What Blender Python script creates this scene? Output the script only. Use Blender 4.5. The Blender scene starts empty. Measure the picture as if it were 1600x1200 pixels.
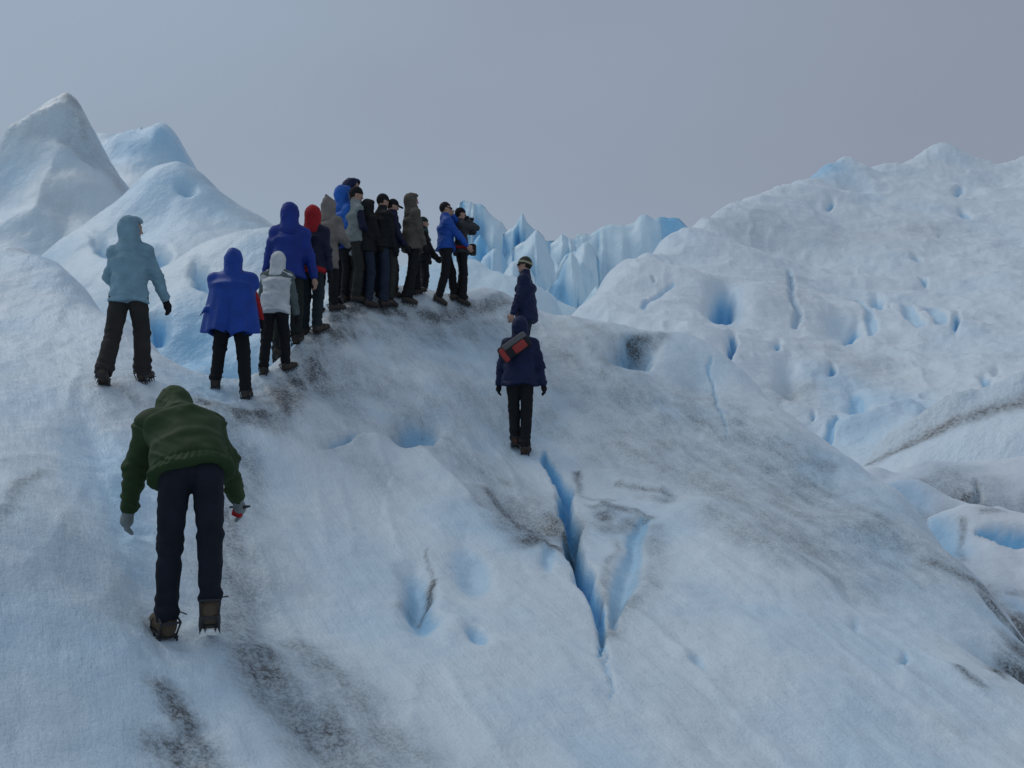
import bpy, math, random
import numpy as np
from mathutils import Vector, Matrix

# ------------------------------------------------------------------ camera, world, sun, exposure
S = bpy.context.scene
COL = S.collection
F_PX = 1390.0                     # focal length in photo pixels (1600 wide)
PITCH = math.radians(4.1)
CAM = np.array([0.0, 0.0, 1.7])
cam_d = bpy.data.cameras.new('camera'); cam = bpy.data.objects.new('camera', cam_d); COL.objects.link(cam)
cam_d.sensor_width = 36.0; cam_d.lens = 36.0 * F_PX / 1600.0
cam_d.clip_start = 0.05; cam_d.clip_end = 9000
cam.location = CAM; cam.rotation_euler = (math.pi / 2 + PITCH, 0, 0)
S.camera = cam
S.render.engine = 'CYCLES'
S.render.resolution_x, S.render.resolution_y = 1024, 768
S.cycles.max_bounces = 8; S.cycles.diffuse_bounces = 6; S.cycles.glossy_bounces = 3

SUN_AZ, SUN_EL = math.radians(-62), math.radians(52)     # azimuth from +Y towards +X (negative = left)
w = bpy.data.worlds.new('World'); S.world = w; w.use_nodes = True
nt = w.node_tree; nt.nodes.clear()
def wn(t, **k):
    n = nt.nodes.new(t)
    for a, b in k.items(): setattr(n, a, b)
    return n
out = wn('ShaderNodeOutputWorld'); bg = wn('ShaderNodeBackground')
sky = wn('ShaderNodeTexSky', sky_type='NISHITA', sun_disc=False)
sky.sun_elevation = SUN_EL; sky.sun_rotation = SUN_AZ; sky.altitude = 300; sky.dust_density = 3.0; sky.air_density = 1.0
sc = wn('ShaderNodeMix', data_type='RGBA', blend_type='MULTIPLY'); sc.inputs[0].default_value = 1
sc.inputs[7].default_value = (0.06, 0.06, 0.06, 1)
nt.links.new(sky.outputs[0], sc.inputs[6])
tc = wn('ShaderNodeTexCoord')
nz = wn('ShaderNodeTexNoise'); nz.inputs['Scale'].default_value = 1.5; nz.inputs['Detail'].default_value = 4; nz.inputs['Roughness'].default_value = .45
mp = wn('ShaderNodeMapping'); mp.inputs['Scale'].default_value = (1, 1, 2.2); mp.inputs['Location'].default_value = (.3, 1.7, .2)
nt.links.new(tc.outputs['Generated'], mp.inputs[0]); nt.links.new(mp.outputs[0], nz.inputs['Vector'])
# overcast deck: bluer towards the left of the valley, mauve grey towards the right
sx = wn('ShaderNodeSeparateXYZ'); nt.links.new(tc.outputs['Generated'], sx.inputs[0])
ad = wn('ShaderNodeMath', operation='MULTIPLY_ADD'); ad.inputs[1].default_value = 0.55; ad.inputs[2].default_value = 0.20
nt.links.new(sx.outputs['X'], ad.inputs[0])
ad2 = wn('ShaderNodeMath', operation='MULTIPLY_ADD'); ad2.inputs[1].default_value = 0.62
nt.links.new(nz.outputs['Fac'], ad2.inputs[0]); nt.links.new(ad.outputs[0], ad2.inputs[2])
cr = wn('ShaderNodeValToRGB'); e = cr.color_ramp.elements
e[0].position = 0.25; e[0].color = (0.326, 0.408, 0.508, 1)
e[1].position = 0.75; e[1].color = (0.276, 0.312, 0.388, 1)
nt.links.new(ad2.outputs[0], cr.inputs[0])
mx = wn('ShaderNodeMix', data_type='RGBA'); mx.inputs[0].default_value = 0.90
nt.links.new(sc.outputs[2], mx.inputs[6]); nt.links.new(cr.outputs[0], mx.inputs[7])
nt.links.new(mx.outputs[2], bg.inputs[0]); bg.inputs[1].default_value = 1.0
nt.links.new(bg.outputs[0], out.inputs[0])

sd = bpy.data.lights.new('sun', 'SUN'); sd.energy = 0.75; sd.angle = math.radians(35); sd.color = (1.0, 0.96, 0.92)
so = bpy.data.objects.new('sun', sd); COL.objects.link(so)
sdir = Vector((math.sin(SUN_AZ) * math.cos(SUN_EL), math.cos(SUN_AZ) * math.cos(SUN_EL), math.sin(SUN_EL)))
so.rotation_euler = sdir.to_track_quat('Z', 'Y').to_euler(); so.location = (-20, 10, 40)
S.view_settings.view_transform = 'Standard'; S.view_settings.look = 'None'
S.view_settings.gamma = 1; S.view_settings.use_curve_mapping = False
S.view_settings.exposure = 0.02

# ------------------------------------------------------------------ helpers: pixels to world points, noise, fields
CP_, SP_ = math.cos(PITCH), math.sin(PITCH)
def ray(u, v):
    a, b = (u - 800) / F_PX, (600 - v) / F_PX
    return np.array([a, CP_ - b * SP_, SP_ + b * CP_])
def P(u, v, d): return CAM + ray(u, v) * d

def _hash(ix, iy, iz, seed):
    h = (ix.astype(np.int64) * 374761393 + iy.astype(np.int64) * 668265263 + iz.astype(np.int64) * 2147483647 + seed * 974711) & 0xFFFFFFFF
    h = ((h ^ (h >> 13)) * 1274126177) & 0xFFFFFFFF
    h = ((h ^ (h >> 16)) * 2246822519) & 0xFFFFFFFF
    return ((h ^ (h >> 15)) & 0xFFFFFF) / float(0xFFFFFF)
def noise2(x, y, seed=0):
    ix, iy = np.floor(x), np.floor(y); fx, fy = x - ix, y - iy
    fx = fx * fx * fx * (fx * (fx * 6 - 15) + 10); fy = fy * fy * fy * (fy * (fy * 6 - 15) + 10)
    z = np.zeros_like(ix)
    a = _hash(ix, iy, z, seed); b = _hash(ix + 1, iy, z, seed); c = _hash(ix, iy + 1, z, seed); d = _hash(ix + 1, iy + 1, z, seed)
    return (a + (b - a) * fx + (c - a) * fy + (a - b - c + d) * fx * fy) * 2 - 1
def noise3(x, y, z, seed=0):
    ix, iy, iz = np.floor(x), np.floor(y), np.floor(z); fx, fy, fz = x - ix, y - iy, z - iz
    fx, fy, fz = [f * f * (3 - 2 * f) for f in (fx, fy, fz)]
    r = 0
    for dx in (0, 1):
        for dy in (0, 1):
            for dz in (0, 1):
                wgt = (fx if dx else 1 - fx) * (fy if dy else 1 - fy) * (fz if dz else 1 - fz)
                r = r + wgt * _hash(ix + dx, iy + dy, iz + dz, seed)
    return r * 2 - 1
def lin2(x, y, seed=0):
    ix, iy = np.floor(x), np.floor(y); fx, fy = x - ix, y - iy; z = np.zeros_like(ix)
    a, b, c, d = [_hash(ix + i, iy + j, z, seed) for i, j in ((0, 0), (1, 0), (0, 1), (1, 1))]
    return np.where(fx + fy < 1, a + (b - a) * fx + (c - a) * fy, d + (c - d) * (1 - fx) + (b - d) * (1 - fy)) * 2 - 1
def fbm2(x, y, oct=4, seed=0, gain=.5):
    r, a, f = 0, 1.0, 1.0
    for i in range(oct):
        r = r + a * noise2(x * f, y * f, seed + i); a *= gain; f *= 2.03
    return r
def sstep(a, b, x):
    t = np.clip((x - a) / (b - a), 0, 1); return t * t * (3 - 2 * t)

def poly_dist(x, y, pts, want_side=False):
    """distance in plan to a polyline, the parameter 0..1 along it, and the signed side (left positive)"""
    best = np.full(x.shape, 1e9); tt = np.zeros(x.shape); side = np.zeros(x.shape)
    n = len(pts) - 1
    for i in range(n):
        ax, ay = pts[i][:2]; bx, by = pts[i + 1][:2]
        dx, dy = bx - ax, by - ay; L = dx * dx + dy * dy + 1e-12
        t = np.clip(((x - ax) * dx + (y - ay) * dy) / L, 0, 1)
        ex, ey = x - ax - t * dx, y - ay - t * dy
        d = np.sqrt(ex * ex + ey * ey); m = d < best
        best = np.where(m, d, best); tt = np.where(m, (i + t) / n, tt)
        side = np.where(m, np.sign(dx * (y - ay) - dy * (x - ax)), side)
    return best, tt, side

class Field:
    """height field z(x, y) through control points, with pits, cracks, crests, and dirt / bare-ice masks"""
    def __init__(self, pts, c=0.5, lam=1e-4):
        pts = np.array(pts, float); self.p = pts[:, :2]; self.c = c
        n = len(pts); A = np.zeros((n + 3, n + 3))
        r2 = ((self.p[:, None, :] - self.p[None]) ** 2).sum(2)
        A[:n, :n] = np.sqrt(r2 + c * c) - lam * np.eye(n)
        A[:n, n] = 1; A[:n, n + 1:] = self.p; A[n, :n] = 1; A[n + 1:, :n] = self.p.T
        b = np.zeros(n + 3); b[:n] = pts[:, 2]
        self.w = np.linalg.solve(A, b); self.ops = []
    def base(self, x, y):
        x = np.asarray(x, float); y = np.asarray(y, float); sh = x.shape
        x = x.ravel(); y = y.ravel(); n = len(self.p); r = np.empty(x.shape)
        for s in range(0, len(x), 40000):
            xs, ys = x[s:s + 40000], y[s:s + 40000]
            ph = np.sqrt((xs[:, None] - self.p[None, :, 0]) ** 2 + (ys[:, None] - self.p[None, :, 1]) ** 2 + self.c ** 2)
            r[s:s + 40000] = ph @ self.w[:n] + self.w[n] + self.w[n + 1] * xs + self.w[n + 2] * ys
        return r.reshape(sh)
    def hit(self, u, v, d0=2.5, d1=110):
        d = np.geomspace(d0, d1, 1500); q = CAM + ray(u, v)[None] * d[:, None]
        g = q[:, 2] - self.base(q[:, 0], q[:, 1]); k = np.where(g < 0)[0]
        if len(k) == 0: k = [int(np.argmin(g / d))]
        k = k[0]
        if k == 0: return q[0]
        t = g[k - 1] / (g[k - 1] - g[k] + 1e-9) if g[k] < 0 else 1
        return q[k - 1] * (1 - t) + q[k] * t
    def hit2(self, u, v, d0=2.5, d1=30):
        d = np.geomspace(d0, d1, 700); q = CAM + ray(u, v)[None] * d[:, None]
        g = q[:, 2] - self.eval(q[:, 0], q[:, 1], True)[0]; k = np.where(g < 0)[0]
        if len(k) == 0: return self.hit(u, v)
        k = max(k[0], 1); t = g[k - 1] / (g[k - 1] - g[k] + 1e-9)
        return q[k - 1] * (1 - t) + q[k] * t
    def hits(self, px): return [self.hit(*q) if len(q) == 2 else np.array(q) for q in px]
    def crest(self, px, h, w1, w2=None, pw=1.2):
        self.ops.append(('crest', self.hits(px), h, w1, w2 or w1, pw))
    def crack(self, px, wd, depth, blue=1.0, soft=.35):
        self.ops.append(('crack', self.hits(px), wd, depth, blue, soft))
    def pit(self, c, a, b, depth, blue=.8, pw=2.0):
        c, a, b = self.hits([c, a, b])
        self.ops.append(('pit', c, a - c, b - c, depth, blue, pw))
    def dirt(self, px, wd, amt):
        self.ops.append(('dirt', self.hits(px), wd, amt))
    def bare(self, px, wd, amt):
        self.ops.append(('bare', self.hits(px), wd, amt))
    def eval(self, x, y, relief_only=False):
        z = self.base(x, y); dirt = np.zeros(x.shape); blue = np.zeros(x.shape)
        wx = x + .05 * noise2(x * 3.1, y * 3.1, 5); wy = y + .05 * noise2(x * 3.1, y * 3.1, 6)
        wx = wx + .012 * noise2(x * 15, y * 15, 7); wy = wy + .012 * noise2(x * 15, y * 15, 8)
        for op in self.ops:
            if relief_only and op[0] in ('dirt', 'bare'): continue
            if op[0] == 'pit':
                _, c, A, B, depth, bl, pw = op
                R = 1.9 * (np.hypot(A[0], A[1]) + np.hypot(B[0], B[1]))
                m = (np.abs(x - c[0]) < R) & (np.abs(y - c[1]) < R)
                if not m.any(): continue
                X, Y = wx[m] - c[0], wy[m] - c[1]; det = A[0] * B[1] - A[1] * B[0]
                s = (X * B[1] - Y * B[0]) / det; t = (A[0] * Y - A[1] * X) / det
                f = np.exp(-(s * s + t * t) ** (pw / 2) * 1.3)
                z[m] -= depth * f; blue[m] = np.maximum(blue[m], bl * sstep(.12, .62, f))
                continue
            pts = op[1]; wd = max(op[3:5]) * 5 if op[0] == 'crest' else (max(op[2]) * 4 if op[0] == 'crack' else op[2] * 3)
            xs = [p[0] for p in pts]; ys = [p[1] for p in pts]
            m = (x > min(xs) - wd) & (x < max(xs) + wd) & (y > min(ys) - wd) & (y < max(ys) + wd)
            if not m.any(): continue
            d, t, sd_ = poly_dist(wx[m], wy[m], pts)
            if op[0] == 'crest':
                _, _, h, w1, w2, pw = op
                ww = np.where(sd_ > 0, w1, w2)
                z[m] += h * np.exp(-(d / ww) ** pw) * sstep(0, .18, t) * sstep(1, .82, t)
            elif op[0] == 'crack':
                _, _, wl, dep, bl, soft = op
                wv = np.interp(t, np.linspace(0, 1, len(wl)), wl); dv = np.interp(t, np.linspace(0, 1, len(dep)), dep)
                f = 1 - sstep(1 - soft, 1 + soft, d / wv)
                f = f * (0.75 + .25 * np.clip(1 - d / wv, 0, 1))
                z[m] -= dv * f; blue[m] = np.maximum(blue[m], bl * sstep(0.08, .45, f))
            elif op[0] == 'dirt':
                dirt[m] = np.maximum(dirt[m], op[3] * np.exp(-(d / op[2]) ** 2))
            else:
                blue[m] = np.maximum(blue[m], op[3] * np.exp(-(d / op[2]) ** 2))
        return z, dirt, blue

def grid_mesh(name, X, Y, Z, mat, attrs=None, kind='structure', smooth=True):
    r, c = X.shape
    co = np.stack([X, Y, Z], -1).reshape(-1, 3)
    idx = np.arange(r * c).reshape(r, c)
    q = np.stack([idx[:-1, :-1], idx[:-1, 1:], idx[1:, 1:], idx[1:, :-1]], -1).reshape(-1, 4)
    return mesh_obj(name, co, q, mat, attrs=attrs, kind=kind, smooth=smooth)

def mesh_from(name, co, faces, smooth=True, attrs=None):
    me = bpy.data.meshes.new(name); co = np.asarray(co, np.float32); f = np.asarray(faces, np.int32)
    me.vertices.add(len(co)); me.vertices.foreach_set('co', co.ravel())
    k = f.shape[1]
    me.loops.add(f.size); me.loops.foreach_set('vertex_index', f.ravel())
    me.polygons.add(len(f)); me.polygons.foreach_set('loop_start', np.arange(len(f), dtype=np.int32) * k)
    me.polygons.foreach_set('use_smooth', np.full(len(f), smooth))
    if attrs:
        for an, av in attrs.items():
            a = me.attributes.new(an, 'FLOAT', 'POINT'); a.data.foreach_set('value', np.asarray(av, np.float32).ravel())
    me.update(calc_edges=True); me.validate()
    return me
def mesh_obj(name, co, faces, mat, parent=None, attrs=None, kind=None, smooth=True):
    o = bpy.data.objects.new(name, mesh_from(name, co, faces, smooth, attrs)); COL.objects.link(o)
    o.data.materials.append(mat)
    if parent: o.parent = parent
    if kind: o['kind'] = kind
    return o

# ------------------------------------------------------------------ materials
def ice_material(name, crust, bare, dirt_col, scale=1.0, speck=1.0, bump=.35, flow=(0.8, -0.6), film=0.0, tint=.25):
    m = bpy.data.materials.new(name); m.use_nodes = True; t = m.node_tree; N = t.nodes; L = t.links; N.clear()
    def n(tp, **k):
        q = N.new(tp)
        for a, b in k.items(): setattr(q, a, b)
        return q
    def math_(op, a, b=None, c=None, clamp=False):
        q = n('ShaderNodeMath', operation=op, use_clamp=clamp)
        for i, v in enumerate((a, b, c)):
            if v is None: continue
            if isinstance(v, (int, float)): q.inputs[i].default_value = v
            else: L.new(v, q.inputs[i])
        return q.outputs[0]
    def noise(vec, sc, det=4, rough=.55):
        q = n('ShaderNodeTexNoise'); q.inputs['Scale'].default_value = sc; q.inputs['Detail'].default_value = det
        q.inputs['Roughness'].default_value = rough; L.new(vec, q.inputs['Vector']); return q.outputs['Fac']
    def ramp(v, lo, hi):
        q = n('ShaderNodeMapRange', interpolation_type='SMOOTHSTEP'); L.new(v, q.inputs[0])
        q.inputs[1].default_value = lo; q.inputs[2].default_value = hi; return q.outputs[0]
    def mix(f, a, b):
        q = n('ShaderNodeMix', data_type='RGBA')
        if isinstance(f, (int, float)): q.inputs[0].default_value = f
        else: L.new(f, q.inputs[0])
        for i, v in ((6, a), (7, b)):
            if isinstance(v, tuple): q.inputs[i].default_value = (*v, 1)
            else: L.new(v, q.inputs[i])
        return q.outputs[2]
    geo = n('ShaderNodeNewGeometry'); pos = geo.outputs['Position']
    ad_ = n('ShaderNodeAttribute', attribute_name='dirt').outputs['Fac']
    ab_ = n('ShaderNodeAttribute', attribute_name='blue').outputs['Fac']
    # streaks stretched along the melt flow
    mpg = n('ShaderNodeMapping'); L.new(pos, mpg.inputs[0])
    mpg.inputs['Rotation'].default_value = (0, 0, -math.atan2(flow[1], flow[0]))
    mps = n('ShaderNodeMapping'); mps.inputs['Scale'].default_value = (.20, 1.5, .6); L.new(mpg.outputs[0], mps.inputs[0])
    st = noise(mps.outputs[0], 3.2 * scale, 6, .62)
    big = noise(pos, .55 * scale, 5, .55)
    mid = noise(pos, 3.0 * scale, 5, .6)
    fine = noise(pos, 38 * scale, 3, .6)
    grain = noise(pos, 110 * scale, 2, .6)
    # bare blue ice shows through the crust
    tn = math_('MULTIPLY', ramp(big, .42, .72), tint)
    bl = math_('ADD', math_('MULTIPLY', ab_, math_('ADD', .75, math_('MULTIPLY', mid, .5))), tn, clamp=True)
    col = mix(bl, crust, bare)
    # dirt: film, streaks and cryoconite specks
    f0 = math_('MULTIPLY', math_('ADD', ad_, film), math_('ADD', .62, math_('MULTIPLY', ramp(st, .34, .68), .5)))
    f1 = math_('MULTIPLY', f0, math_('ADD', .68, math_('MULTIPLY', ramp(fine, .38, .62), .45)))
    f1 = math_('MULTIPLY', f1, math_('ADD', .62, math_('MULTIPLY', ramp(mid, .35, .65), .5)), clamp=True)
    sp = math_('MULTIPLY', ramp(grain, .56, .70), math_('MULTIPLY', math_('ADD', f0, .04), 1.0 * speck), clamp=True)
    col = mix(math_('MULTIPLY', f1, 1.1, clamp=True), col, tuple(min(1, c * 1.5 + .03) for c in dirt_col))
    col = mix(sp, col, dirt_col)
    # bump
    bsum = math_('ADD', math_('MULTIPLY', fine, .010 / scale), math_('MULTIPLY', grain, .004 / scale))
    bsum = math_('ADD', bsum, math_('MULTIPLY', mid, .05 / scale))
    bsum = math_('ADD', bsum, math_('MULTIPLY', st, .04 / scale))
    b = n('ShaderNodeBump'); b.inputs['Strength'].default_value = bump; b.inputs['Distance'].default_value = 1.0; L.new(bsum, b.inputs['Height'])
    p = n('ShaderNodeBsdfPrincipled'); o = n('ShaderNodeOutputMaterial')
    L.new(col, p.inputs['Base Color']); L.new(b.outputs[0], p.inputs['Normal'])
    p.inputs['Roughness'].default_value = .42; p.inputs['Specular IOR Level'].default_value = .35
    L.new(p.outputs[0], o.inputs[0])
    return m

CRUST = (0.735, 0.835, 0.89); BARE = (0.27, 0.60, 0.86); DIRT = (0.048, 0.055, 0.060)
M_NEAR = ice_material('weathered_ice', CRUST, BARE, DIRT, 1.0, .8, .75, (0.50, -0.87), .045, .34)
M_HILL = ice_material('hill_ice', (0.77, 0.85, 0.895), BARE, (.10, .10, .10), .30, .3, .7, (0.9, 0.3), .02, .16)
M_PEAK = ice_material('peak_ice', (0.71, 0.82, 0.87), BARE, (.12, .12, .12), .35, .2, .4, (0.6, 0.8), .05, .38)
M_SERAC = ice_material('serac_ice', (0.68, 0.83, 0.90), (.24, .58, .85), (.12, .12, .12), .30, .2, .5, (1, 0), .0, .45)
M_LUMP = ice_material('mound_ice', (0.76, 0.82, 0.87), BARE, DIRT, .6, .6, .4, (0.8, 0.2), .08, .2)

# ------------------------------------------------------------------ the near glacier surface
G = [  # trough the walkers climb
    (330,1200,4.25),(300,1080,4.75),(265,990,5.3),(322,985,5.4),(235,880,6.0),(215,800,6.6),(200,720,7.4),(205,660,8.2),(228,600,9.2),(165,585,9.3),
    # left bank
    (150,1200,3.9),(0,1200,3.5),(0,1000,4.2),(100,1000,4.6),(195,985,4.95),(0,850,5.0),(100,850,5.4),(170,850,5.8),(0,720,6.3),(100,720,6.8),(150,720,7.0),
    (0,640,7.6),(100,640,8.0),(0,578,8.9),(80,580,9.1),(-200,1000,3.9),(-200,700,6.0),(-200,560,8.6),
    # slope behind the left edge
    (0,390,14),(60,405,14),(110,440,13),(150,480,12.5),(230,530,11.6),(295,590,11),(0,480,11.5),(100,520,10.8),(-150,400,13.5),
    # path up to the top and the crest
    (385,620,10),(335,612,9.9),(425,588,10.7),(455,546,11.3),(478,522,12),(500,488,13.1),(520,484,13.3),(545,467,14),(580,464,14.6),(615,463,15),(645,466,15.2),(690,471,15.5),(720,470,15.9),(755,466,16.0),(790,462,15.7),
    (815,475,15.3),(850,490,15.2),(900,500,15),(960,508,15),(1030,520,15),
    # the slope below the crest
    (400,655,9.3),(480,640,10.1),(500,600,11),(560,540,12.3),(620,500,13.5),(700,520,13.6),(700,600,12.1),(600,640,11),(500,700,9.5),(400,720,8.6),(818,709,11.5),(700,690,10.9),(822,600,12.9),(830,510,14.7),
    (300,760,7.4),(400,850,7),(350,960,5.9),(450,1000,5.9),(420,1120,4.8),(550,800,8.6),(600,900,7.4),(650,980,6.5),(600,1100,5.3),(600,1200,4.6),(800,1200,4.8),(800,1050,5.9),(750,900,7.7),(700,800,9.1),(880,860,8.8),(950,1000,6.8),(1000,1200,5.0),
    (1000,800,10),(1100,700,11.8),(1000,600,13.3),(1100,600,13.6),(950,680,12.0),
    # right edge of the ridge
    (1080,525,14.7),(1130,555,14.3),(1170,590,14),(1260,680,13),(1340,740,12),(1430,800,11),(1480,870,10.2),(1540,920,9.5),(1575,975,8.8),
    (1200,800,10),(1200,900,8.4),(1200,1050,6.6),(1200,1200,5.4),(1400,1000,7.6),(1400,1200,5.7),(1600,1200,5.9),(1600,1090,6.9),(1500,1040,7.2),(1400,880,9.4),(1300,780,11),(1800,1150,6.4),(1545,1066,6.95),
]
cps = [P(*g) for g in G]
# unseen ground: the far sides of the crests, round the photographer, out to the valley
for x, y, z in [(-1.5,18,0.6),(0.5,18.5,0.4),(2.5,18,0.3),(-3.2,17,1.0),(-4.2,13.2,0.7),(-3.6,11.8,1.2),(-4.8,15,0.4),(-5.6,13.2,1.3),(-7,17,2.2),(-10,17,3.0),(-9,13,4.2),(-12,10,3.6),(-8,6,2.6),(-6,3,1.6),
                (4.3,16.3,0.6),(5.2,14.6,-0.2),(5.6,13,-1.2),(5.9,11.6,-1.6),(6.0,10.2,-1.8),(5.9,9.0,-1.5),(6.0,8.2,-1.25),(7.2,8.6,-1.9),(8.5,12,-2.2),(9,8,-1.9),(10,5,-1.2),(6,17,-1.2),(8,4,-0.7),
                (0,0,0.05),(-3,0,0.7),(3,0,-0.15),(0,-4,-0.5),(6,-3,-0.6),(-6,-3,1.6),(0,2.2,0.05),(-1.5,2.5,0.2),(2,2.5,-.05),(4,3,-.25)]:
    cps.append((x, y, z))
near = Field(cps, c=.35, lam=2e-3)
# --- relief read off the photograph
near.crack([(848,712),(862,735),(880,765),(893,815),(901,870),(914,905),(932,948),(936,985),(934,1025)], [.03,.055,.07,.075,.08,.075,.05,.03,.012], [.12,.24,.38,.48,.52,.38,.22,.12,.04], 1.0, .7)
near.crack([(1003,812),(993,860),(978,910),(964,950),(956,975)], [.05,.08,.09,.06,.03], [.04,.08,.13,.14,.08], .5, .95)
near.crack([(942,1010),(950,1050),(954,1090)], [.012,.014,.008], [.03,.04,.02], .35, .8)
near.crack([(1112,560),(1108,590),(1118,620),(1132,660),(1138,690)], [.02,.02,.02,.02,.01], [.03,.04,.04,.03,.01], .35, .8)
near.crest([(515,700),(560,690),(610,690),(650,704),(690,748),(767,814),(850,868),(905,915)], .12, .20, .45)
near.pit((652,676), (684,664), (640,656), .36, .75, 2.4)
near.pit((538,694), (560,688), (528,704), .14, .55)
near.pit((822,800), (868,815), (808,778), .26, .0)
near.pit((655,935), (650,885), (684,940), .24, .55, 2.6)
near.pit((735,890), (725,855), (765,890), .15, .35)
near.pit((740,988), (762,998), (738,975), .11, .55, 2.4)
near.pit((858,880), (862,900), (868,878), .05, .35)
near.pit((1095,1032), (1108,1040), (1095,1022), .05, .3)
near.pit((1340,980), (1344,994), (1347,979), .035, .2)
near.pit((1410,1030), (1412,1044), (1415,1029), .05, .4)
near.pit((988,548), (1022,542), (980,528), .52, .45, 2.4)
near.crest([(895,742),(960,748),(1010,762),(1058,776)], .10, .10, .22, 1.0)
near.crest([(1060,778),(1110,800),(1183,850),(1275,900),(1330,950)], .13, .22, .5)
near.crest([(925,790),(970,790),(1010,812)], .07, .06, .25, 1.0)
near.crest([(545,470),(600,478),(680,500),(740,490),(795,463)], -.10, .35, .35)
near.crest([(640,470),(700,476),(760,468),(795,462)], .07, .2, .2)
near.crest([(150,640),(165,740),(205,880),(260,1010),(300,1120)], -.06, .3, .12)
near.crest([(1180,640),(1260,720),(1330,800),(1420,880)], .08, .4, .3)
near.crest([(1250,830),(1310,880),(1340,960)], -.07, .3, .3)
near.crest([(380,1000),(450,1080),(540,1200)], -.08, .2, .25)
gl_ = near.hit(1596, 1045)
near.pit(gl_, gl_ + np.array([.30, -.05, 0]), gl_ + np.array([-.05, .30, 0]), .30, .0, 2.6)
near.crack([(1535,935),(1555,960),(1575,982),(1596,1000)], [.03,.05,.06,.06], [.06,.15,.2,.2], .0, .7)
near.pit((130,700), (140,800), (170,690), .06, .2)
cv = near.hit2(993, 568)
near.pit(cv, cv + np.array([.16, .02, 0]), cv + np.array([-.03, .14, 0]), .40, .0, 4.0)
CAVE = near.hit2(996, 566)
# dirt on the ice, dark strokes in the right gully, painted shade in the cave
for px, wd, a in [
    ([(552,478),(590,486),(650,496),(700,500),(760,484),(790,470)], .22, .85), ([(548,476),(600,484)], .2, .9), ([(560,474),(525,515),(492,560),(462,612),(420,650),(340,634)], .30, .88),
    ([(560,600),(640,640),(700,655)], .45, .32), ([(500,560),(560,610),(520,660)], .5, .30), ([(690,500),(790,530)], .5, .45), ([(640,520),(700,560),(760,600)], .5, .18),
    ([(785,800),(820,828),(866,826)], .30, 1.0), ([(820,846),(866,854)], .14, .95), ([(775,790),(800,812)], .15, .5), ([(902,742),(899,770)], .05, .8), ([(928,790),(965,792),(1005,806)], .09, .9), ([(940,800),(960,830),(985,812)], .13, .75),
    ([(900,772),(960,776)], .03, .5), ([(965,753),(1010,764),(1056,776)], .05, .7), ([(1000,772),(1040,782),(1054,778)], .07, .45), ([(1020,820),(1026,870),(1005,925),(970,965),(945,1000)], .11, .42), ([(965,840),(948,900),(940,960)], .05, .4),
    ([(676,905),(672,945),(662,972)], .03, .9), ([(640,965),(620,945)], .05, .5), ([(663,860),(676,905)], .02, .45), ([(655,640),(662,662)], .04, .5),
    ([(350,810),(385,880),(360,960)], .28, .42), ([(375,985),(420,1050),(480,1110),(560,1200)], .22, .85), ([(455,1010),(540,1080),(640,1180)], .16, .65), ([(262,1075),(290,1130),(325,1200)], .10, .95), ([(270,1170),(330,1230)], .14, .9),
    ([(-20,820),(62,735)], .05, .45), ([(290,640),(220,630),(170,600)], .15, .38), ([(150,610),(180,640)], .15, .3),
    ([(1000,560),(1030,525)], .14, .75), ([CAVE - np.array([.08, 0, 0]), CAVE + np.array([.06, .03, 0])], .07, 1.0), ([(1020,545),(1030,528)], .10, .8),  # the CAVE stroke paints the hole's shade onto its far wall
    ([(900,560),(1000,640),(1100,700),(1250,800),(1400,860)], .9, .36), ([(950,700),(1100,760),(1250,850),(1350,900)], .5, .40), ([(1230,700),(1270,725),(1300,735)], .15, .55),
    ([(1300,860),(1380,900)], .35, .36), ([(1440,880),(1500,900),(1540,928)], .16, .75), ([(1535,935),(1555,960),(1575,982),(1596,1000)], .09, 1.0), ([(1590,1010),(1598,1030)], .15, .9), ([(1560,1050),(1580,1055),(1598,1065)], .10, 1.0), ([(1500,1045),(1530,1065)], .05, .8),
    ([(540,490),(640,520),(740,515),(800,500)], .6, .50), ([(470,600),(540,590),(600,600)], .5, .42), ([(340,640),(375,720),(365,830),(365,930),(390,1010)], .24, .55), ([(820,540),(900,600),(1000,680),(1150,760)], .8, .34), ([(640,560),(740,610),(860,660)], .7, .28), ([(880,520),(960,560),(930,600)], .6, .34),
    ([(1080,640),(1200,720),(1330,800),(1440,870)], .7, .42), ([(1100,800),(1220,860),(1340,920)], .28, .38), ([(620,680),(720,720),(800,760)], .35, .34),
    ([(500,700),(560,720),(600,750)], .3, .22), ([(700,700),(760,740),(840,790)], .5, .32), ([(1150,650),(1180,690)], .1, .3)]:
    near.dirt([near.hit2(*q) if len(q) == 2 else q for q in px], wd, a)
for px, wd, a in [([(170,700),(195,820),(225,900)], .22, .30), ([(0,640),(60,620)], .5, .18), ([(560,860),(600,900)], .5, .15), ([(420,740),(380,770)], .35, .15), ([(975,575),(990,580)], .10, .8), ([(300,590),(320,600)], .4, .3)]:  # bare ice; the first stroke paints shade on the left bank's right face
    near.bare([near.hit2(*q) if len(q) == 2 else q for q in px], wd, a)

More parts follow.
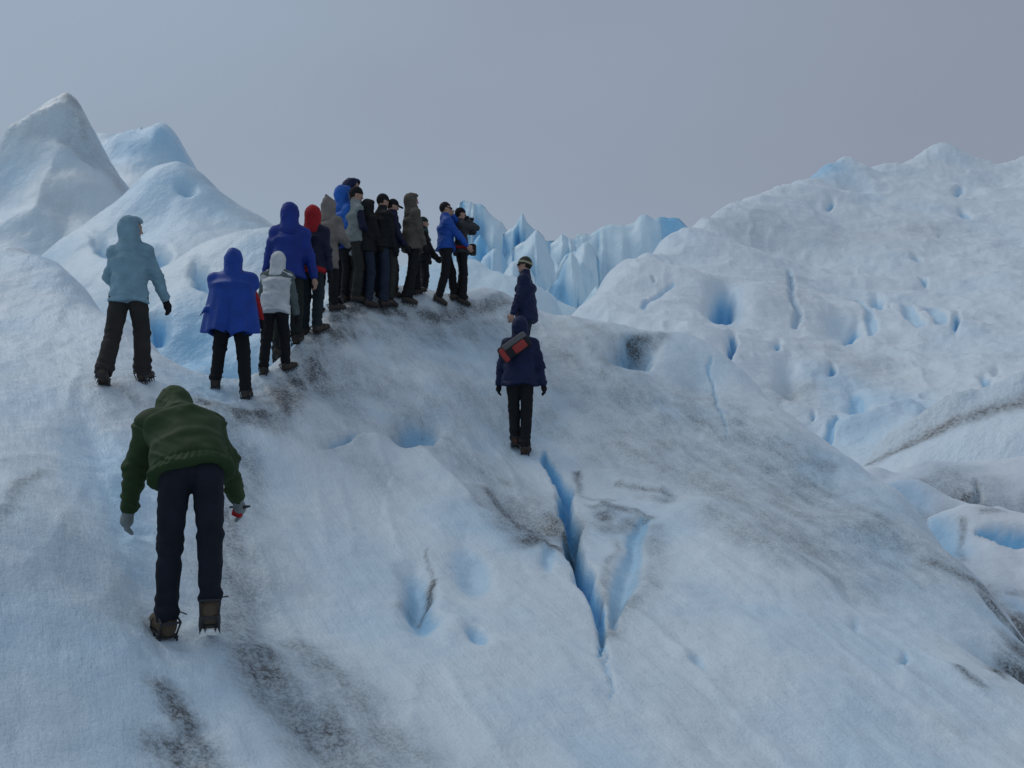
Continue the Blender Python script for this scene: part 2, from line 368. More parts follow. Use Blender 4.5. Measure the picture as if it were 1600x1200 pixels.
def spaced(a, b, n, ratio):
    s = np.geomspace(1, ratio, n - 1); s = np.concatenate([[0], np.cumsum(s)]); return a + (b - a) * s / s[-1]
xs = np.concatenate([-np.geomspace(3000, 7.6, 46), np.arange(-7.5, 7.6, .0235), np.geomspace(7.65, 3000, 46)])
ys = np.concatenate([-np.geomspace(3000, 2, 30), np.linspace(-1.8, 2.4, 14), spaced(2.5, 18, 680, 3.4), np.geomspace(18.1, 3000, 44)])
X, Y = np.meshgrid(xs, ys)
Z, D, B = near.eval(X, Y)
r = np.hypot(X, Y - 8)
Z += .030 * fbm2(X * .9 + .4 * Y, Y * .9 - .2 * X, 3, 3) + .016 * fbm2(X * 2.9 + 1.6 * Y, Y * 2.3 - 1.3 * X, 3, 9) + .004 * fbm2(X * 8.8 + Y * 6.6, Y * 8.8 - X * 6.6, 2, 14) + .022 * (1 - np.abs(noise2(X * 2.6 + .9 * Y + .4 * noise2(X, Y, 2), Y * .55 - .3 * X, 17))) ** 3
# trodden line of the walkers and coarse, gritty ice where the dirt lies
TR = near.hits([(330,1200),(285,1000),(240,880),(205,720),(235,612),(340,617),(430,590),(500,492),(560,474),(720,476)])
dtr = poly_dist(X, Y, TR)[0]; mtr = np.exp(-(dtr / .30) ** 2)
Z += mtr * (.020 * fbm2(X * 6 + Y * 4, Y * 6 - X * 4, 3, 60) - .022 * sstep(.35, .75, noise2(X * 3.6 + Y * 1.9, Y * 2.7 - X * 2.2, 61)))
Z += np.clip(D, 0, 1) * .012 * fbm2(X * 9 + Y * 6, Y * 8 - X * 7, 3, 62)
far = sstep(11.5, 26, r)
Z = Z * (1 - far) + far * (-4.0 + .02 * np.minimum(r, 300) + 1.2 * fbm2(X * .06, Y * .06, 3, 21))
ground = grid_mesh('glacier_ground', X, Y, Z, M_NEAR, {'dirt': D, 'blue': B})
gx0, gy0 = xs, ys
def ground_z(x, y):
    i = int(np.clip(np.searchsorted(xs, x) - 1, 0, len(xs) - 2)); j = int(np.clip(np.searchsorted(ys, y) - 1, 0, len(ys) - 2))
    fx = (x - xs[i]) / (xs[i + 1] - xs[i]); fy = (y - ys[j]) / (ys[j + 1] - ys[j])
    return (Z[j, i] * (1 - fx) + Z[j, i + 1] * fx) * (1 - fy) + (Z[j + 1, i] * (1 - fx) + Z[j + 1, i + 1] * fx) * fy

# ------------------------------------------------------------------ farther ice: hill on the right, peaks on the left, mounds
def fan(u0, u1, nu, d0, d1, nd):
    """plan grid that widens with distance, so that cells stay about square"""
    d = np.geomspace(d0, d1, nd); a = (np.linspace(u0, u1, nu) - 800) / F_PX
    return a[None, :] * d[:, None], np.repeat(d[:, None], nu, 1)
def ice_body(name, field, u0, u1, nu, d0, d1, nd, mat, amp, freq, floor=-4, seed=0, extra=None, window=False):
    X, Y = fan(u0, u1, nu, d0, d1, nd); Z, D, B = field.eval(X, Y)
    Z += amp * fbm2(X * freq, Y * freq, 4, seed) + amp * .25 * fbm2(X * freq * 5, Y * freq * 5, 3, seed + 7)
    if extra is not None: Z, D, B = extra(X, Y, Z, D, B)
    if window:
        su = np.linspace(0, 1, nu)[None, :]; sv = np.linspace(0, 1, nd)[:, None]
        Z = floor + (Z - floor) * sstep(0, .09, su) * sstep(1, .91, su) * sstep(1, .80, sv)
    Z = np.maximum(Z, floor)
    return grid_mesh(name, X, Y, Z, mat, {'dirt': D, 'blue': B})

# right hill
sil = [(905,492,30),(930,462,33),(960,432,36),(1020,395,42),(1075,360,47),(1140,330,52),(1200,308,56),(1262,283,60),(1285,262,61),(1325,248,62),(1348,263,62),(1400,258,63),(1440,240,64),(1472,222,65),(1503,242,65),(1535,268,66),(1570,256,67),(1600,249,67),(1700,240,68),(1850,230,68)]
body = [(1050,520,26.5),(1130,560,25),(1200,600,23),(1340,720,19.5),(1280,640,24),(1130,470,32),(1200,400,44),(1300,350,50),(1450,330,52),(1600,340,50),(1300,450,38),(1450,450,38),(1600,450,36),(1300,550,29),(1450,560,28),(1600,540,28),(1420,640,23),(1500,640,22.5),(1600,590,24),(1800,400,42),(1800,560,26),(1000,470,31),(1060,420,38),
        (1350,728,18.4),(1450,690,17.9),(1540,654,17.6),(1620,622,17.3),(1780,560,16.9),(1500,705,16.8),(1620,670,16.4),(1420,722,17.0),(1330,300,57),(1440,280,60),(1560,290,60),(1350,690,20.5),(1450,610,25)]
sil = [tuple(np.array(a) * (1 - t) + np.array(b) * t) for a, b in zip(sil[:-1], sil[1:]) for t in (0, .5)] + sil[-1:]
hc = [P(*q) for q in sil + body]
for u, v, d in sil:
    p = P(u, v, d); q = p * np.array([(d + 9) / d, (d + 9) / d, 1]); q[2] = p[2] - 3.5; hc.append(q)
for u, d, z in [(800,29,2.0),(810,35,1.5),(880,46,2),(960,54,4),(980,60,3),(1330,15,-2.5),(1500,14.5,-2.5),(1700,14,-2.5)]:
    hc.append(((u - 800) / F_PX * d, d, z))
hill = Field(hc, c=.7, lam=2e-2)
hill.pit((1125,470), (1118,495), (1142,468), 1.5, 1.0, 2.6)
hill.pit((1140,470), (1140,505), (1168,470), .5, .2, 2.2)
hill.pit((1143,535), (1140,552), (1149,536), .7, .9)
hill.pit((1215,542), (1213,549), (1220,543), .45, .8)
hill.pit((1329,514), (1340,500), (1334,522), .55, .9, 2.4)
hill.pit((1318,508), (1300,490), (1345,500), .5, .15)
hill.pit((1370,470), (1380,474), (1369,480), .8, .65)
hill.pit((1297,318), (1294,327), (1302,319), .9, .7)
hill.pit((1494,508), (1492,522), (1499,509), .5, .7)
hill.pit((1443,437), (1449,439), (1443,442), .5, .5); hill.pit((1432,407), (1440,409), (1432,411), .5, .35)
hill.pit((1507,331), (1511,338), (1514,330), .8, .8); hill.pit((1498,298), (1506,296), (1499,302), .6, .4)
hill.pit((1299,585), (1297,592), (1304,586), .35, .9); hill.pit((1341,645), (1358,648), (1341,655), .35, .55); hill.pit((1455,655), (1470,650), (1458,668), .5, .6)
hill.pit((1540,602), (1548,602), (1540,611), .4, .55); hill.pit((1292,688), (1298,690), (1292,695), .3, .7); hill.pit((1268,648), (1272,648), (1268,653), .25, .4)
hill.pit((1230,605), (1250,615), (1226,615), .5, .05)
hill.crack([(1233,420),(1238,445),(1236,470),(1248,490),(1242,510)], [.10,.12,.09,.13,.10], [.2,.3,.2,.3,.2], .35, .9)
hill.crack([(1005,480),(1022,470),(1040,455),(1052,448)], [.08,.10,.10,.07], [.15,.22,.2,.1], .45, .8)
hill.crack([(1415,475),(1425,500),(1440,515)], [.2,.2,.15], [.3,.3,.2], .4, .7); hill.crack([(1455,480),(1465,495),(1472,512)], [.25,.25,.15], [.3,.4,.2], .4, .7)
hill.crack([(1340,465),(1355,480),(1364,510),(1362,525)], [.15,.15,.15,.1], [.2,.25,.2,.1], .4, .7)
hill.crack([(1290,690),(1300,670),(1310,655)], [.10,.10,.05], [.2,.2,.1], .6, .7)
BERM = [P(1335,727,18.6), P(1440,684,18.2), P(1530,645,17.9), P(1610,608,17.6), P(1760,545,17.2)]
hill.crest(BERM, .55, .40, .30, 1.6)
hill.crest([(1290,690),(1350,665),(1400,650),(1450,645)], .3, .8, .5)
for px, wd, a in [([p - np.array([-.10, .58, 0]) for p in BERM], .20, .95), ([p - np.array([-.02, .15, 0]) for p in BERM], .4, .25), ([(1200,355),(1290,370),(1380,370),(1450,360)], 2.0, .22), ([(1300,560),(1350,580),(1380,600)], 1.2, .2), ([(1250,600),(1225,615)], .5, .45), ([(1140,340),(1180,360)], 1.5, .22), ([(1235,430),(1245,500)], .8, .2)]:
    hill.dirt(px, wd, a)
for px, wd, a in [([(1340,640),(1400,640),(1450,650)], 1.1, .28), ([(1330,680),(1400,655)], .8, .25), ([(1270,278),(1290,262)], 1.6, .6), ([(1310,600),(1350,630)], 1.0, .22)]:
    hill.bare(px, wd, a)
rnd = random.Random(4)
for k in range(9):
    u, v = rnd.uniform(980, 1590), rnd.uniform(300, 650)
    if v < 360 - (u - 1075) * .22 + 30: continue
    s = rnd.choice([2, 2.5, 3, 4, 7])
    hill.pit((u, v), (u + s, v - s * .4), (u + s * .2, v + s), rnd.uniform(.08, .28) * (v < 450 and 1.6 or 1), rnd.uniform(.05, .35))
def hill_extra(X, Y, Z, D, B):
    # melt terraces along the slope
    lay = np.sin((Z + .25 * X + 1.2 * fbm2(X * .12, Y * .12, 3, 40)) * 2.3)
    wq = .8 * fbm2(X * .35, Y * .35, 3, 44)
    rid = (1 - np.abs(noise2(X * .55 + wq, Y * .28 - .2 * X + wq, 45))) ** 3 + .5 * (1 - np.abs(noise2(X * 1.3 + wq, Y * .8 + .4 * X, 46))) ** 3
    Z = Z + .10 * lay * sstep(20, 34, Y) + .10 * fbm2(X * .9, Y * .9, 4, 33) + .08 * rid * sstep(17, 26, Y)
    return Z, D, B
ice_body('ice_hill', hill, 850, 1950, 560, 14.2, 84, 420, M_HILL, .16, .16, -5, 2, hill_extra)

# lower ice lumps to the right of the ridge
def mound(name, crest, front, back_drop, behind, u0, u1, d0, d1, mat=M_LUMP, c=.25, nu=150, nd=130, amp=.05, freq=.9, ops=None, floor=-4, seed=0):
    pts = [P(*q) for q in crest + front]
    for u, v, d in crest:
        p = P(u, v, d); q = p * np.array([(d + behind) / d, (d + behind) / d, 1]); q[2] = p[2] - back_drop; pts.append(q)
        q = p * np.array([(d + 2.4 * behind) / d, (d + 2.4 * behind) / d, 1]); q[2] = p[2] - 2.6 * back_drop; pts.append(q)
    for k in np.linspace(u0, u1, 7):
        for d in (d0 * .93, d1 * 1.08): pts.append(((k - 800) / F_PX * d, d, floor))
    for u in (u0 - 60, u1 + 60):
        for d in np.linspace(d0, d1, 4)[1:-1]: pts.append(((u - 800) / F_PX * d, d, floor + 2.0))
    f = Field(pts, c=c, lam=4e-3)
    if ops: ops(f)
    return ice_body(name, f, u0, u1, nu, d0, d1, nd, mat, amp, freq, floor, seed, window=True)
def o1(f):
    f.dirt([(1450,760),(1500,775),(1530,790)], .35, .7); f.dirt([(1480,745),(1540,770)], .45, .5); f.dirt([(1560,790),(1620,800)], .3, .55)
    f.crack([(1523,750),(1528,775),(1515,785)], [.03,.04,.03], [.1,.15,.1], .2); f.dirt([(1524,745),(1530,772),(1515,785)], .05, .9)
mound('ice_mound', [(1330,748,15.6),(1370,728,15.6),(1410,738,15.6),(1430,722,15.6),(1470,716,15.6),(1540,720,15.6),(1600,716,15.6),(1700,700,15.6),(1850,700,15.6)],
      [(1380,750,15.2),(1430,752,14.9),(1500,765,14.6),(1540,790,14.2),(1600,800,14.2),(1700,800,14),(1850,800,14),(1300,800,14.6)], 1.6, 2.0, 1280, 1900, 13.2, 18, ops=o1, seed=51)
def o2(f):
    f.dirt([(1440,808),(1460,808),(1490,800)], .14, .5); f.bare([(1400,768),(1425,775)], .3, .4)
mound('ice_mound', [(1370,765,13.7),(1395,752,13.7),(1425,748,13.7),(1455,758,13.6),(1485,776,13.5),(1520,786,13.4),(1545,796,13.3),(1600,815,13.3)],
      [(1400,790,13.2),(1440,800,13.1),(1460,815,12.9),(1500,820,12.9),(1560,830,12.8),(1340,820,13.1)], 1.2, .9, 1320, 1680, 12.3, 15.6, ops=o2, seed=61)
def o3(f):
    f.crack([(1532,838),(1560,836),(1600,838),(1650,842)], [.06,.14,.16,.1], [.15,.35,.4,.3], .95, .6)
    f.dirt([(1505,815),(1500,850),(1506,880)], .05, .45); f.bare([(1465,830),(1490,870)], .22, .65); f.dirt([(1530,930),(1560,960),(1600,990)], .18, .9); f.dirt([(1570,925),(1600,925)], .03, .5)
    f.bare([(1590,945),(1600,955)], .15, .5); f.dirt([(1540,795),(1560,790)], .1, .5); f.dirt([(1580,970),(1640,1040)], .3, 1)
mound('ice_mound', [(1430,835,12.0),(1455,816,12.1),(1485,803,12.2),(1510,793,12.3),(1535,797,12.3),(1552,788,12.3),(1580,798,12.2),(1600,806,12.2),(1700,830,12.2),(1850,850,12)],
      [(1470,860,11.5),(1510,860,11.2),(1560,870,10.9),(1600,880,10.8),(1540,920,10.3),(1600,950,10.0),(1600,1010,9.4),(1700,920,10.2),(1850,950,10),(1420,900,11.2),(1480,920,10.6)], 1.3, .9, 1400, 1900, 8.6, 14.2, ops=o3, seed=71)

# left peaks and mounds
def o4(f):
    f.dirt([(10,230),(55,195),(95,190)], 1.0, .26); f.dirt([(120,235),(150,255),(180,270)], .6, .5); f.dirt([(104,172),(130,212),(160,255),(184,288)], .5, .5); f.dirt([(95,300),(85,350)], 1.0, .16)
    f.crest([(-20,255),(30,228),(69,208),(112,216),(150,255)], 1.1, .8, .6, 1.0); f.crest([(105,240),(70,300),(40,360)], .6, 1.2, 1.2); f.crest([(120,300),(95,360),(60,400)], -.7, 1.2, 1.2)
    f.dirt([(65,400),(100,395)], .6, .25)
mound('ice_peak', [(-200,330,33),(-60,268,33),(0,232,33),(45,190,33),(80,167,33),(105,157,33),(122,172,33),(140,205,33),(165,243,33),(190,280,33),(230,330,33)],
      [(0,330,29.5),(60,300,30),(110,235,31.8),(100,330,29),(150,300,30.5),(60,410,26.5),(0,420,26),(-150,400,27),(140,400,27),(200,400,28)], 8, 8, -280, 330, 22, 46, M_PEAK, .22, 260, 220, .16, .35, o4, seed=81)
def o5(f):
    f.bare([(170,225),(210,232),(240,220)], 1.2, .4); f.bare([(250,235),(265,225)], 1.0, .5); f.crest([(165,225),(200,240),(235,238),(262,200)], .5, 1.0, 1.0)
mound('ice_peak', [(60,215,40),(120,205,40),(150,208,40),(190,212,40),(225,202,40),(255,192,40),(272,205,40),(290,235,40),(310,270,40),(335,305,40),(380,345,40)],
      [(180,260,37.5),(230,255,37.5),(290,290,37.5),(200,350,33),(300,360,33),(100,300,36),(380,400,35)], 9, 8, 20, 450, 29, 54, M_PEAK, .25, 200, 160, .15, .3, o5, seed=91)
def o6(f):
    f.pit((178,392), (165,378), (205,402), .8, .85); f.pit((245,402), (235,385), (262,405), .9, .9); f.pit((292,292), (300,302), (280,296), .5, .35)
    f.bare([(215,300),(260,330),(210,380)], 1.6, .35); f.dirt([(330,290),(400,340)], .6, .3); f.bare([(80,395),(105,385)], .8, .35)
mound('ice_dome', [(40,425,26),(65,402,26.5),(120,365,27),(180,318,27.6),(230,270,28),(262,253,28),(290,260,28),(330,290,28),(380,326,28),(420,352,28),(470,385,28),(520,420,28)],
      [(150,395,24.5),(210,360,25.5),(260,320,26.3),(320,350,25.5),(200,440,22.5),(260,430,22.8),(330,410,23.5),(400,400,24),(110,430,23.5),(450,450,22)], 6, 6, -60, 640, 18.5, 38, M_PEAK, .6, 260, 200, .12, .35, o6, seed=101)
def o7(f):
    f.pit((318,432), (312,405), (335,440), .45, .6); f.pit((248,500), (255,475), (262,510), .55, .95); f.bare([(300,520),(320,560),(290,580)], .8, .5); f.bare([(400,385),(420,400)], .5, .3); f.bare([(330,560),(360,600)], .6, .35)
mound('ice_mound', [(215,450,17.2),(250,425,17.4),(290,396,17.6),(320,379,17.8),(360,367,18),(400,358,18),(435,360,18),(475,385,18),(520,415,18),(560,440,18)],
      [(240,470,16.4),(300,440,16.4),(360,430,16.4),(420,430,16.4),(480,470,15.6),(260,540,14.6),(320,560,14.4),(300,610,13.6),(400,520,14.6),(460,540,14.4),(200,520,15.2),(540,480,15.6)], 3.0, 3, 160, 640, 12.6, 24, M_PEAK, .35, 230, 190, .05, .7, o7, seed=111)
mound('ice_mound', [(560,455,27),(620,438,28),(660,424,28.5),(700,428,28.5),(738,414,28.5),(765,428,28.5),(790,446,28),(830,470,28),(880,492,27)],
      [(620,470,25),(700,470,25),(780,480,25),(840,500,24),(600,520,22),(750,530,22)], 3, 4, 520, 920, 20.5, 36, M_SERAC, .5, 150, 90, .15, .5, seed=121)

# ------------------------------------------------------------------ seracs, each a lofted blade of ice
def serac(crest, base_v, d, label, seed, thick=3.0, flute=.5, lean=.36, n=64, m=30):
    us = np.array([c[0] for c in crest], float); vs = np.array([c[1] for c in crest], float)
    base_z = P(us.mean(), base_v, d)[2] - 3.0
    q = np.linspace(0, 1, n); uu = us[0] + (us[-1] - us[0]) * q; vv = np.interp(uu, us, vs)
    top = np.array([P(a, b, d) for a, b in zip(uu, vv)])
    ctr = top.mean(0); ctr[2] = base_z
    h = np.maximum(top[:, 2] - base_z, .3)
    rows, blue = [], []
    rs = np.random.RandomState(seed)
    nk = max(4, int((us[-1] - us[0]) / 9)); kq = np.sort(np.concatenate([[0, 1], rs.rand(nk)]))
    ka = [rs.uniform(-1, 1, len(kq)) for _ in range(4)]
    ts = np.concatenate([np.linspace(1, 0, m), np.linspace(0, 1, m)[1:]])
    for k, t in enumerate(ts):
        front = k < m; s = -1 if front else 1
        sx_ = 1 + .14 * t
        x = ctr[0] + (top[:, 0] - ctr[0]) * sx_; z = top[:, 2] - h * t
        endf = 1 - np.abs(q * 2 - 1) ** 3
        g = np.interp(q, kq, ka[0 if front else 2]) * (1 - .6 * t) + np.interp(np.clip(q + .05 * t, 0, 1), kq, ka[1 if front else 3]) * (.3 + .7 * t)
        g = g + .22 * noise2(x * 2.2, z * .8, seed + 3) + .75 * lin2(x * .62 + .3 * z, z * .5 - .15 * x, seed + 11) + .35 * lin2(x * 1.5, z * 1.1 + .4 * x, seed + 12)
        off = (h * t * lean + .12 * thick * min(1, t * 8)) * (.35 + .65 * endf) + flute * 1.15 * g * min(1, t * 4)
        y = top[:, 1] + s * off
        z = z + (.25 + .3 * (t < .1)) * lin2(x * 1.1, x * .3 + t * 3, seed + 5)
        rows.append(np.stack([x, y, z], -1))
        blue.append(np.clip(.02 + .55 * sstep(.0, -1.1, g) + .14 * t, 0, .8))
    R = np.array(rows); Bv = np.array(blue)
    o = grid_mesh('serac', R[..., 0], R[..., 1], R[..., 2], M_SERAC, {'dirt': np.zeros(Bv.shape), 'blue': Bv}, kind=None)
    o['label'] = label; o['category'] = 'serac'; o['group'] = 'seracs of broken ice in the distance'
    return o
for cr_, bv, d, lab, sd_, fl in [
    ([(704,352),(715,331),(724,316),(735,311),(742,318),(752,322),(764,336),(780,346),(797,364)], 455, 60, 'tall ragged blue serac directly behind the person raising binoculars', 1, .8),
    ([(786,372),(797,358),(806,353),(816,338),(823,349),(832,358),(850,364),(868,374)], 470, 56, 'pale serac with one thin pointed tip, right of the tallest ragged one', 2, .9),
    ([(860,384),(870,368),(878,357),(890,362),(902,366),(914,374)], 475, 53, 'narrow blunt serac between the pointed tip and the broad smooth ice wall', 3, .7),
    ([(900,372),(914,362),(935,358),(958,355),(974,350),(988,344),(1008,340),(1036,339),(1052,344),(1068,354),(1084,368)], 470, 57, 'broad smooth-topped wall of blue ice touching the right hill', 4, .35),
    ([(722,412),(733,396),(742,376),(750,368),(762,380),(776,398),(790,415)], 470, 47, 'low pyramid of ice beside the shoulder of the person raising binoculars', 5, .6),
    ([(800,392),(815,378),(836,366),(850,372),(858,392),(866,410)], 480, 49, 'fluted white serac above the head of the guide in striped beanie', 6, .8),
    ([(856,470),(868,440),(880,418),(892,407),(902,420),(908,446),(914,472)], 495, 42, 'tall pale finger of ice right of the guide', 7, .5),
    ([(896,486),(912,462),(924,442),(931,438),(938,450),(944,470)], 495, 40, 'small leaning ice spike at foot of the broad blue wall', 8, .4),
    ([(838,480),(848,458),(854,452),(868,464),(884,478),(902,492)], 505, 35, 'low white ice wedge just behind the guide, right of his jacket', 9, .25),
    ([(768,452),(780,438),(796,426),(812,421),(824,430),(836,450)], 480, 38, 'rounded white ice block behind the head of the guide', 10, .25),
    ([(740,430),(756,412),(772,400),(786,396),(796,408),(806,430)], 475, 44, 'squat bluish ice block left of the guide, below the ragged serac', 11, .5),
    ([(870,430),(884,400),(898,384),(912,380),(926,392),(938,420)], 480, 50, 'darker blue ice buttress standing against the broad wall', 12, .6)]:
    serac(cr_, bv, d, lab, sd_, flute=fl)

# ------------------------------------------------------------------ people: signed-distance bodies and clothes, polygonised
def block_eval(fn, lo, n, h, C=5):
    """values on the lattice; blocks whose centre is far from the surface take the centre's value"""
    nb = -(-np.array(n) // C)
    bi = np.stack(np.meshgrid(*[np.arange(k) for k in nb], indexing='ij'), -1).reshape(-1, 3)
    vc = fn(lo + (bi * C + (C - 1) / 2) * h)
    act = np.abs(vc) < C * h * .866 * 1.5 + .022
    off = np.stack(np.meshgrid(*[np.arange(C)] * 3, indexing='ij'), -1).reshape(-1, 3)
    full = np.repeat(vc[:, None], C ** 3, 1)
    if act.any():
        pts = (bi[act][:, None, :] * C + off[None]).reshape(-1, 3); full[act] = fn(lo + pts * h).reshape(-1, C ** 3)
    full = full.reshape(*nb, C, C, C).transpose(0, 3, 1, 4, 2, 5).reshape(nb * C)
    return np.ascontiguousarray(full[:n[0], :n[1], :n[2]])
def surface_nets(fn, lo, hi, h):
    lo = np.array(lo) - 2 * h; hi = np.array(hi) + 2 * h
    n = np.ceil((hi - lo) / h).astype(int) + 1
    ax = [lo[i] + h * np.arange(n[i]) for i in range(3)]
    V = block_eval(fn, lo, n, h)
    ins = V < 0
    c = np.zeros(n - 1, int)
    for a in (0, 1):
        for b in (0, 1):
            for d in (0, 1): c += ins[a:n[0] - 1 + a, b:n[1] - 1 + b, d:n[2] - 1 + d]
    act = (c > 0) & (c < 8); ids = -np.ones(n - 1, int); I = np.argwhere(act); ids[act] = np.arange(len(I))
    acc = np.zeros((len(I), 3)); cnt = np.zeros(len(I))
    cor = [(a, b, d) for a in (0, 1) for b in (0, 1) for d in (0, 1)]
    for p in cor:
        for k in range(3):
            if p[k]: continue
            q = list(p); q[k] = 1
            va = V[I[:, 0] + p[0], I[:, 1] + p[1], I[:, 2] + p[2]]; vb = V[I[:, 0] + q[0], I[:, 1] + q[1], I[:, 2] + q[2]]
            m = (va < 0) != (vb < 0); t = np.where(m, va / (va - vb + 1e-12), 0)
            e = np.array(p, float)[None].repeat(len(I), 0); e[:, k] += t
            acc += e * m[:, None]; cnt += m
    co = lo + (I + acc / cnt[:, None]) * h
    quads = []
    for k in range(3):
        k1, k2 = (k + 1) % 3, (k + 2) % 3
        sl0 = [slice(None)] * 3; sl1 = [slice(None)] * 3; sl0[k] = slice(0, -1); sl1[k] = slice(1, None)
        a, b = ins[tuple(sl0)], ins[tuple(sl1)]
        E = np.argwhere(a != b); E = E[(E[:, k1] > 0) & (E[:, k2] > 0)]
        if not len(E): continue
        fl = ins[E[:, 0], E[:, 1], E[:, 2]]
        def cell(d1, d2):
            Q = E.copy(); Q[:, k1] -= d1; Q[:, k2] -= d2
            Q = np.minimum(Q, np.array(n) - 2); return ids[Q[:, 0], Q[:, 1], Q[:, 2]]
        q = np.stack([cell(1, 1), cell(0, 1), cell(0, 0), cell(1, 0)], -1)
        q[~fl] = q[~fl][:, ::-1]
        quads.append(q[(q >= 0).all(1)])
    return co, np.concatenate(quads)

def nrm(v): v = np.asarray(v, float); return v / (np.linalg.norm(v) + 1e-12)
def d_seg(p, a, b, ra, rb):
    ab = b - a; t = np.clip((p - a) @ ab / (ab @ ab + 1e-12), 0, 1)
    return np.linalg.norm(p - a - t[:, None] * ab, axis=1) - (ra + (rb - ra) * t)
def d_ell(p, c, R, r):
    q = (p - c) @ R.T; k = np.linalg.norm(q / r, axis=1); k2 = np.linalg.norm(q / (np.array(r) ** 2), axis=1) + 1e-9
    return k * (k - 1) / k2
def d_eseg(p, a, b, right, r0, r1):
    ab = b - a; L = np.linalg.norm(ab); wv = ab / L; x = nrm(right - wv * (right @ wv)); f = np.cross(wv, x)
    q = p - a; s = q @ wv; t = np.clip(s / L, 0, 1)
    rx = r0[0] + (r1[0] - r0[0]) * t; ry = r0[1] + (r1[1] - r0[1]) * t
    px, py = q @ x, q @ f
    k = np.sqrt((px / rx) ** 2 + (py / ry) ** 2) + 1e-6
    k2 = np.sqrt((px / rx ** 2) ** 2 + (py / ry ** 2) ** 2) + 1e-6
    d = np.where(k > .3, k * (k - 1) / k2, -np.minimum(rx, ry) * .7); ov = np.maximum(np.maximum(-s, s - L), 0)
    return np.where(ov > 0, np.sqrt(np.maximum(d + .03, 0) ** 2 + ov ** 2) - .03, d)
def smin(a, b, k):
    if k <= 0: return np.minimum(a, b)
    h = np.clip(.5 + .5 * (b - a) / k, 0, 1); return b + (a - b) * h - k * h * (1 - h)
def rotz(a): c, s = math.cos(a), math.sin(a); return np.array([[c, -s, 0], [s, c, 0], [0, 0, 1]])
def rotx(a): c, s = math.cos(a), math.sin(a); return np.array([[1, 0, 0], [0, c, -s], [0, s, c]])
def ik(a, t, l1, l2, pole):
    v = t - a; L = np.linalg.norm(v); L2 = min(L, (l1 + l2) * .998); dv = v / L; t = a + dv * L2
    x = (l1 * l1 - l2 * l2 + L2 * L2) / (2 * L2); hgt = math.sqrt(max(l1 * l1 - x * x, 0))
    pl = np.asarray(pole, float); pl = nrm(pl - dv * (pl @ dv))
    return a + dv * x + pl * hgt, t

_mats = {}
def cloth(name, col, rough=.75, sheen=.15, bump=.25, sc=60, speck=None):
    key = (name, col)
    if key in _mats: return _mats[key]
    m = bpy.data.materials.new(name); m.use_nodes = True; t = m.node_tree; p = t.nodes['Principled BSDF']
    tcn = t.nodes.new('ShaderNodeTexCoord')
    n1 = t.nodes.new('ShaderNodeTexNoise'); n1.inputs['Scale'].default_value = 7; n1.inputs['Detail'].default_value = 5
    n2 = t.nodes.new('ShaderNodeTexNoise'); n2.inputs['Scale'].default_value = sc; n2.inputs['Detail'].default_value = 3
    for q in (n1, n2): t.links.new(tcn.outputs['Object'], q.inputs['Vector'])
    mr = t.nodes.new('ShaderNodeMapRange'); mr.inputs[1].default_value = .3; mr.inputs[2].default_value = .7; mr.inputs[3].default_value = .78; mr.inputs[4].default_value = 1.15
    t.links.new(n1.outputs['Fac'], mr.inputs[0])
    mxn = t.nodes.new('ShaderNodeMix'); mxn.data_type = 'RGBA'; mxn.blend_type = 'MULTIPLY'; mxn.inputs[0].default_value = 1
    mxn.inputs[6].default_value = (*col, 1); t.links.new(mr.outputs[0], mxn.inputs[7]); t.links.new(mxn.outputs[2], p.inputs['Base Color'])
    b = t.nodes.new('ShaderNodeBump'); b.inputs['Strength'].default_value = bump; b.inputs['Distance'].default_value = .02
    add = t.nodes.new('ShaderNodeMath'); add.operation = 'MULTIPLY_ADD'; add.inputs[1].default_value = .2
    t.links.new(n2.outputs['Fac'], add.inputs[0]); t.links.new(n1.outputs['Fac'], add.inputs[2]); t.links.new(add.outputs[0], b.inputs['Height'])
    t.links.new(b.outputs[0], p.inputs['Normal'])
    p.inputs['Roughness'].default_value = rough; p.inputs['Specular IOR Level'].default_value = .3
    _mats[key] = m; return m
HAIR = cloth('dark_brown_hair', (.016, .012, .009), .8)
SKIN = cloth('skin', (.42, .25, .18), .55, 0, .1)
DARKMETAL = cloth('crampon_steel', (.035, .035, .04), .45)
BOOT = cloth('boot_leather', (.06, .045, .035), .6)

def bars(items):
    """little boxes (a, b, half width, half height) and cones (a, b, radius) collected into one mesh"""
    co, fc = [], []
    for it in items:
        a, b = np.array(it[0], float), np.array(it[1], float); r = it[2]; tip = it[3] if len(it) > 3 else 1.0
        wv = nrm(b - a); x = nrm(np.cross(wv, [0.13, .2, 1]) if abs(wv[2]) < .9 else np.cross(wv, [1, .1, 0])); y = np.cross(wv, x)
        k = len(co)
        for c, q in ((a, 1.0), (b, tip)):
            for i in range(6):
                an = i * math.pi / 3; co.append(c + (x * math.cos(an) + y * math.sin(an)) * r * q)
        for i in range(6): fc.append((k + i, k + (i + 1) % 6, k + 6 + (i + 1) % 6, k + 6 + i))
        fc += [(k + 0, k + 3, k + 2, k + 1), (k, k + 5, k + 4, k + 3), (k + 6, k + 7, k + 8, k + 9), (k + 6, k + 9, k + 10, k + 11)]
    return np.array(co), np.array(fc)

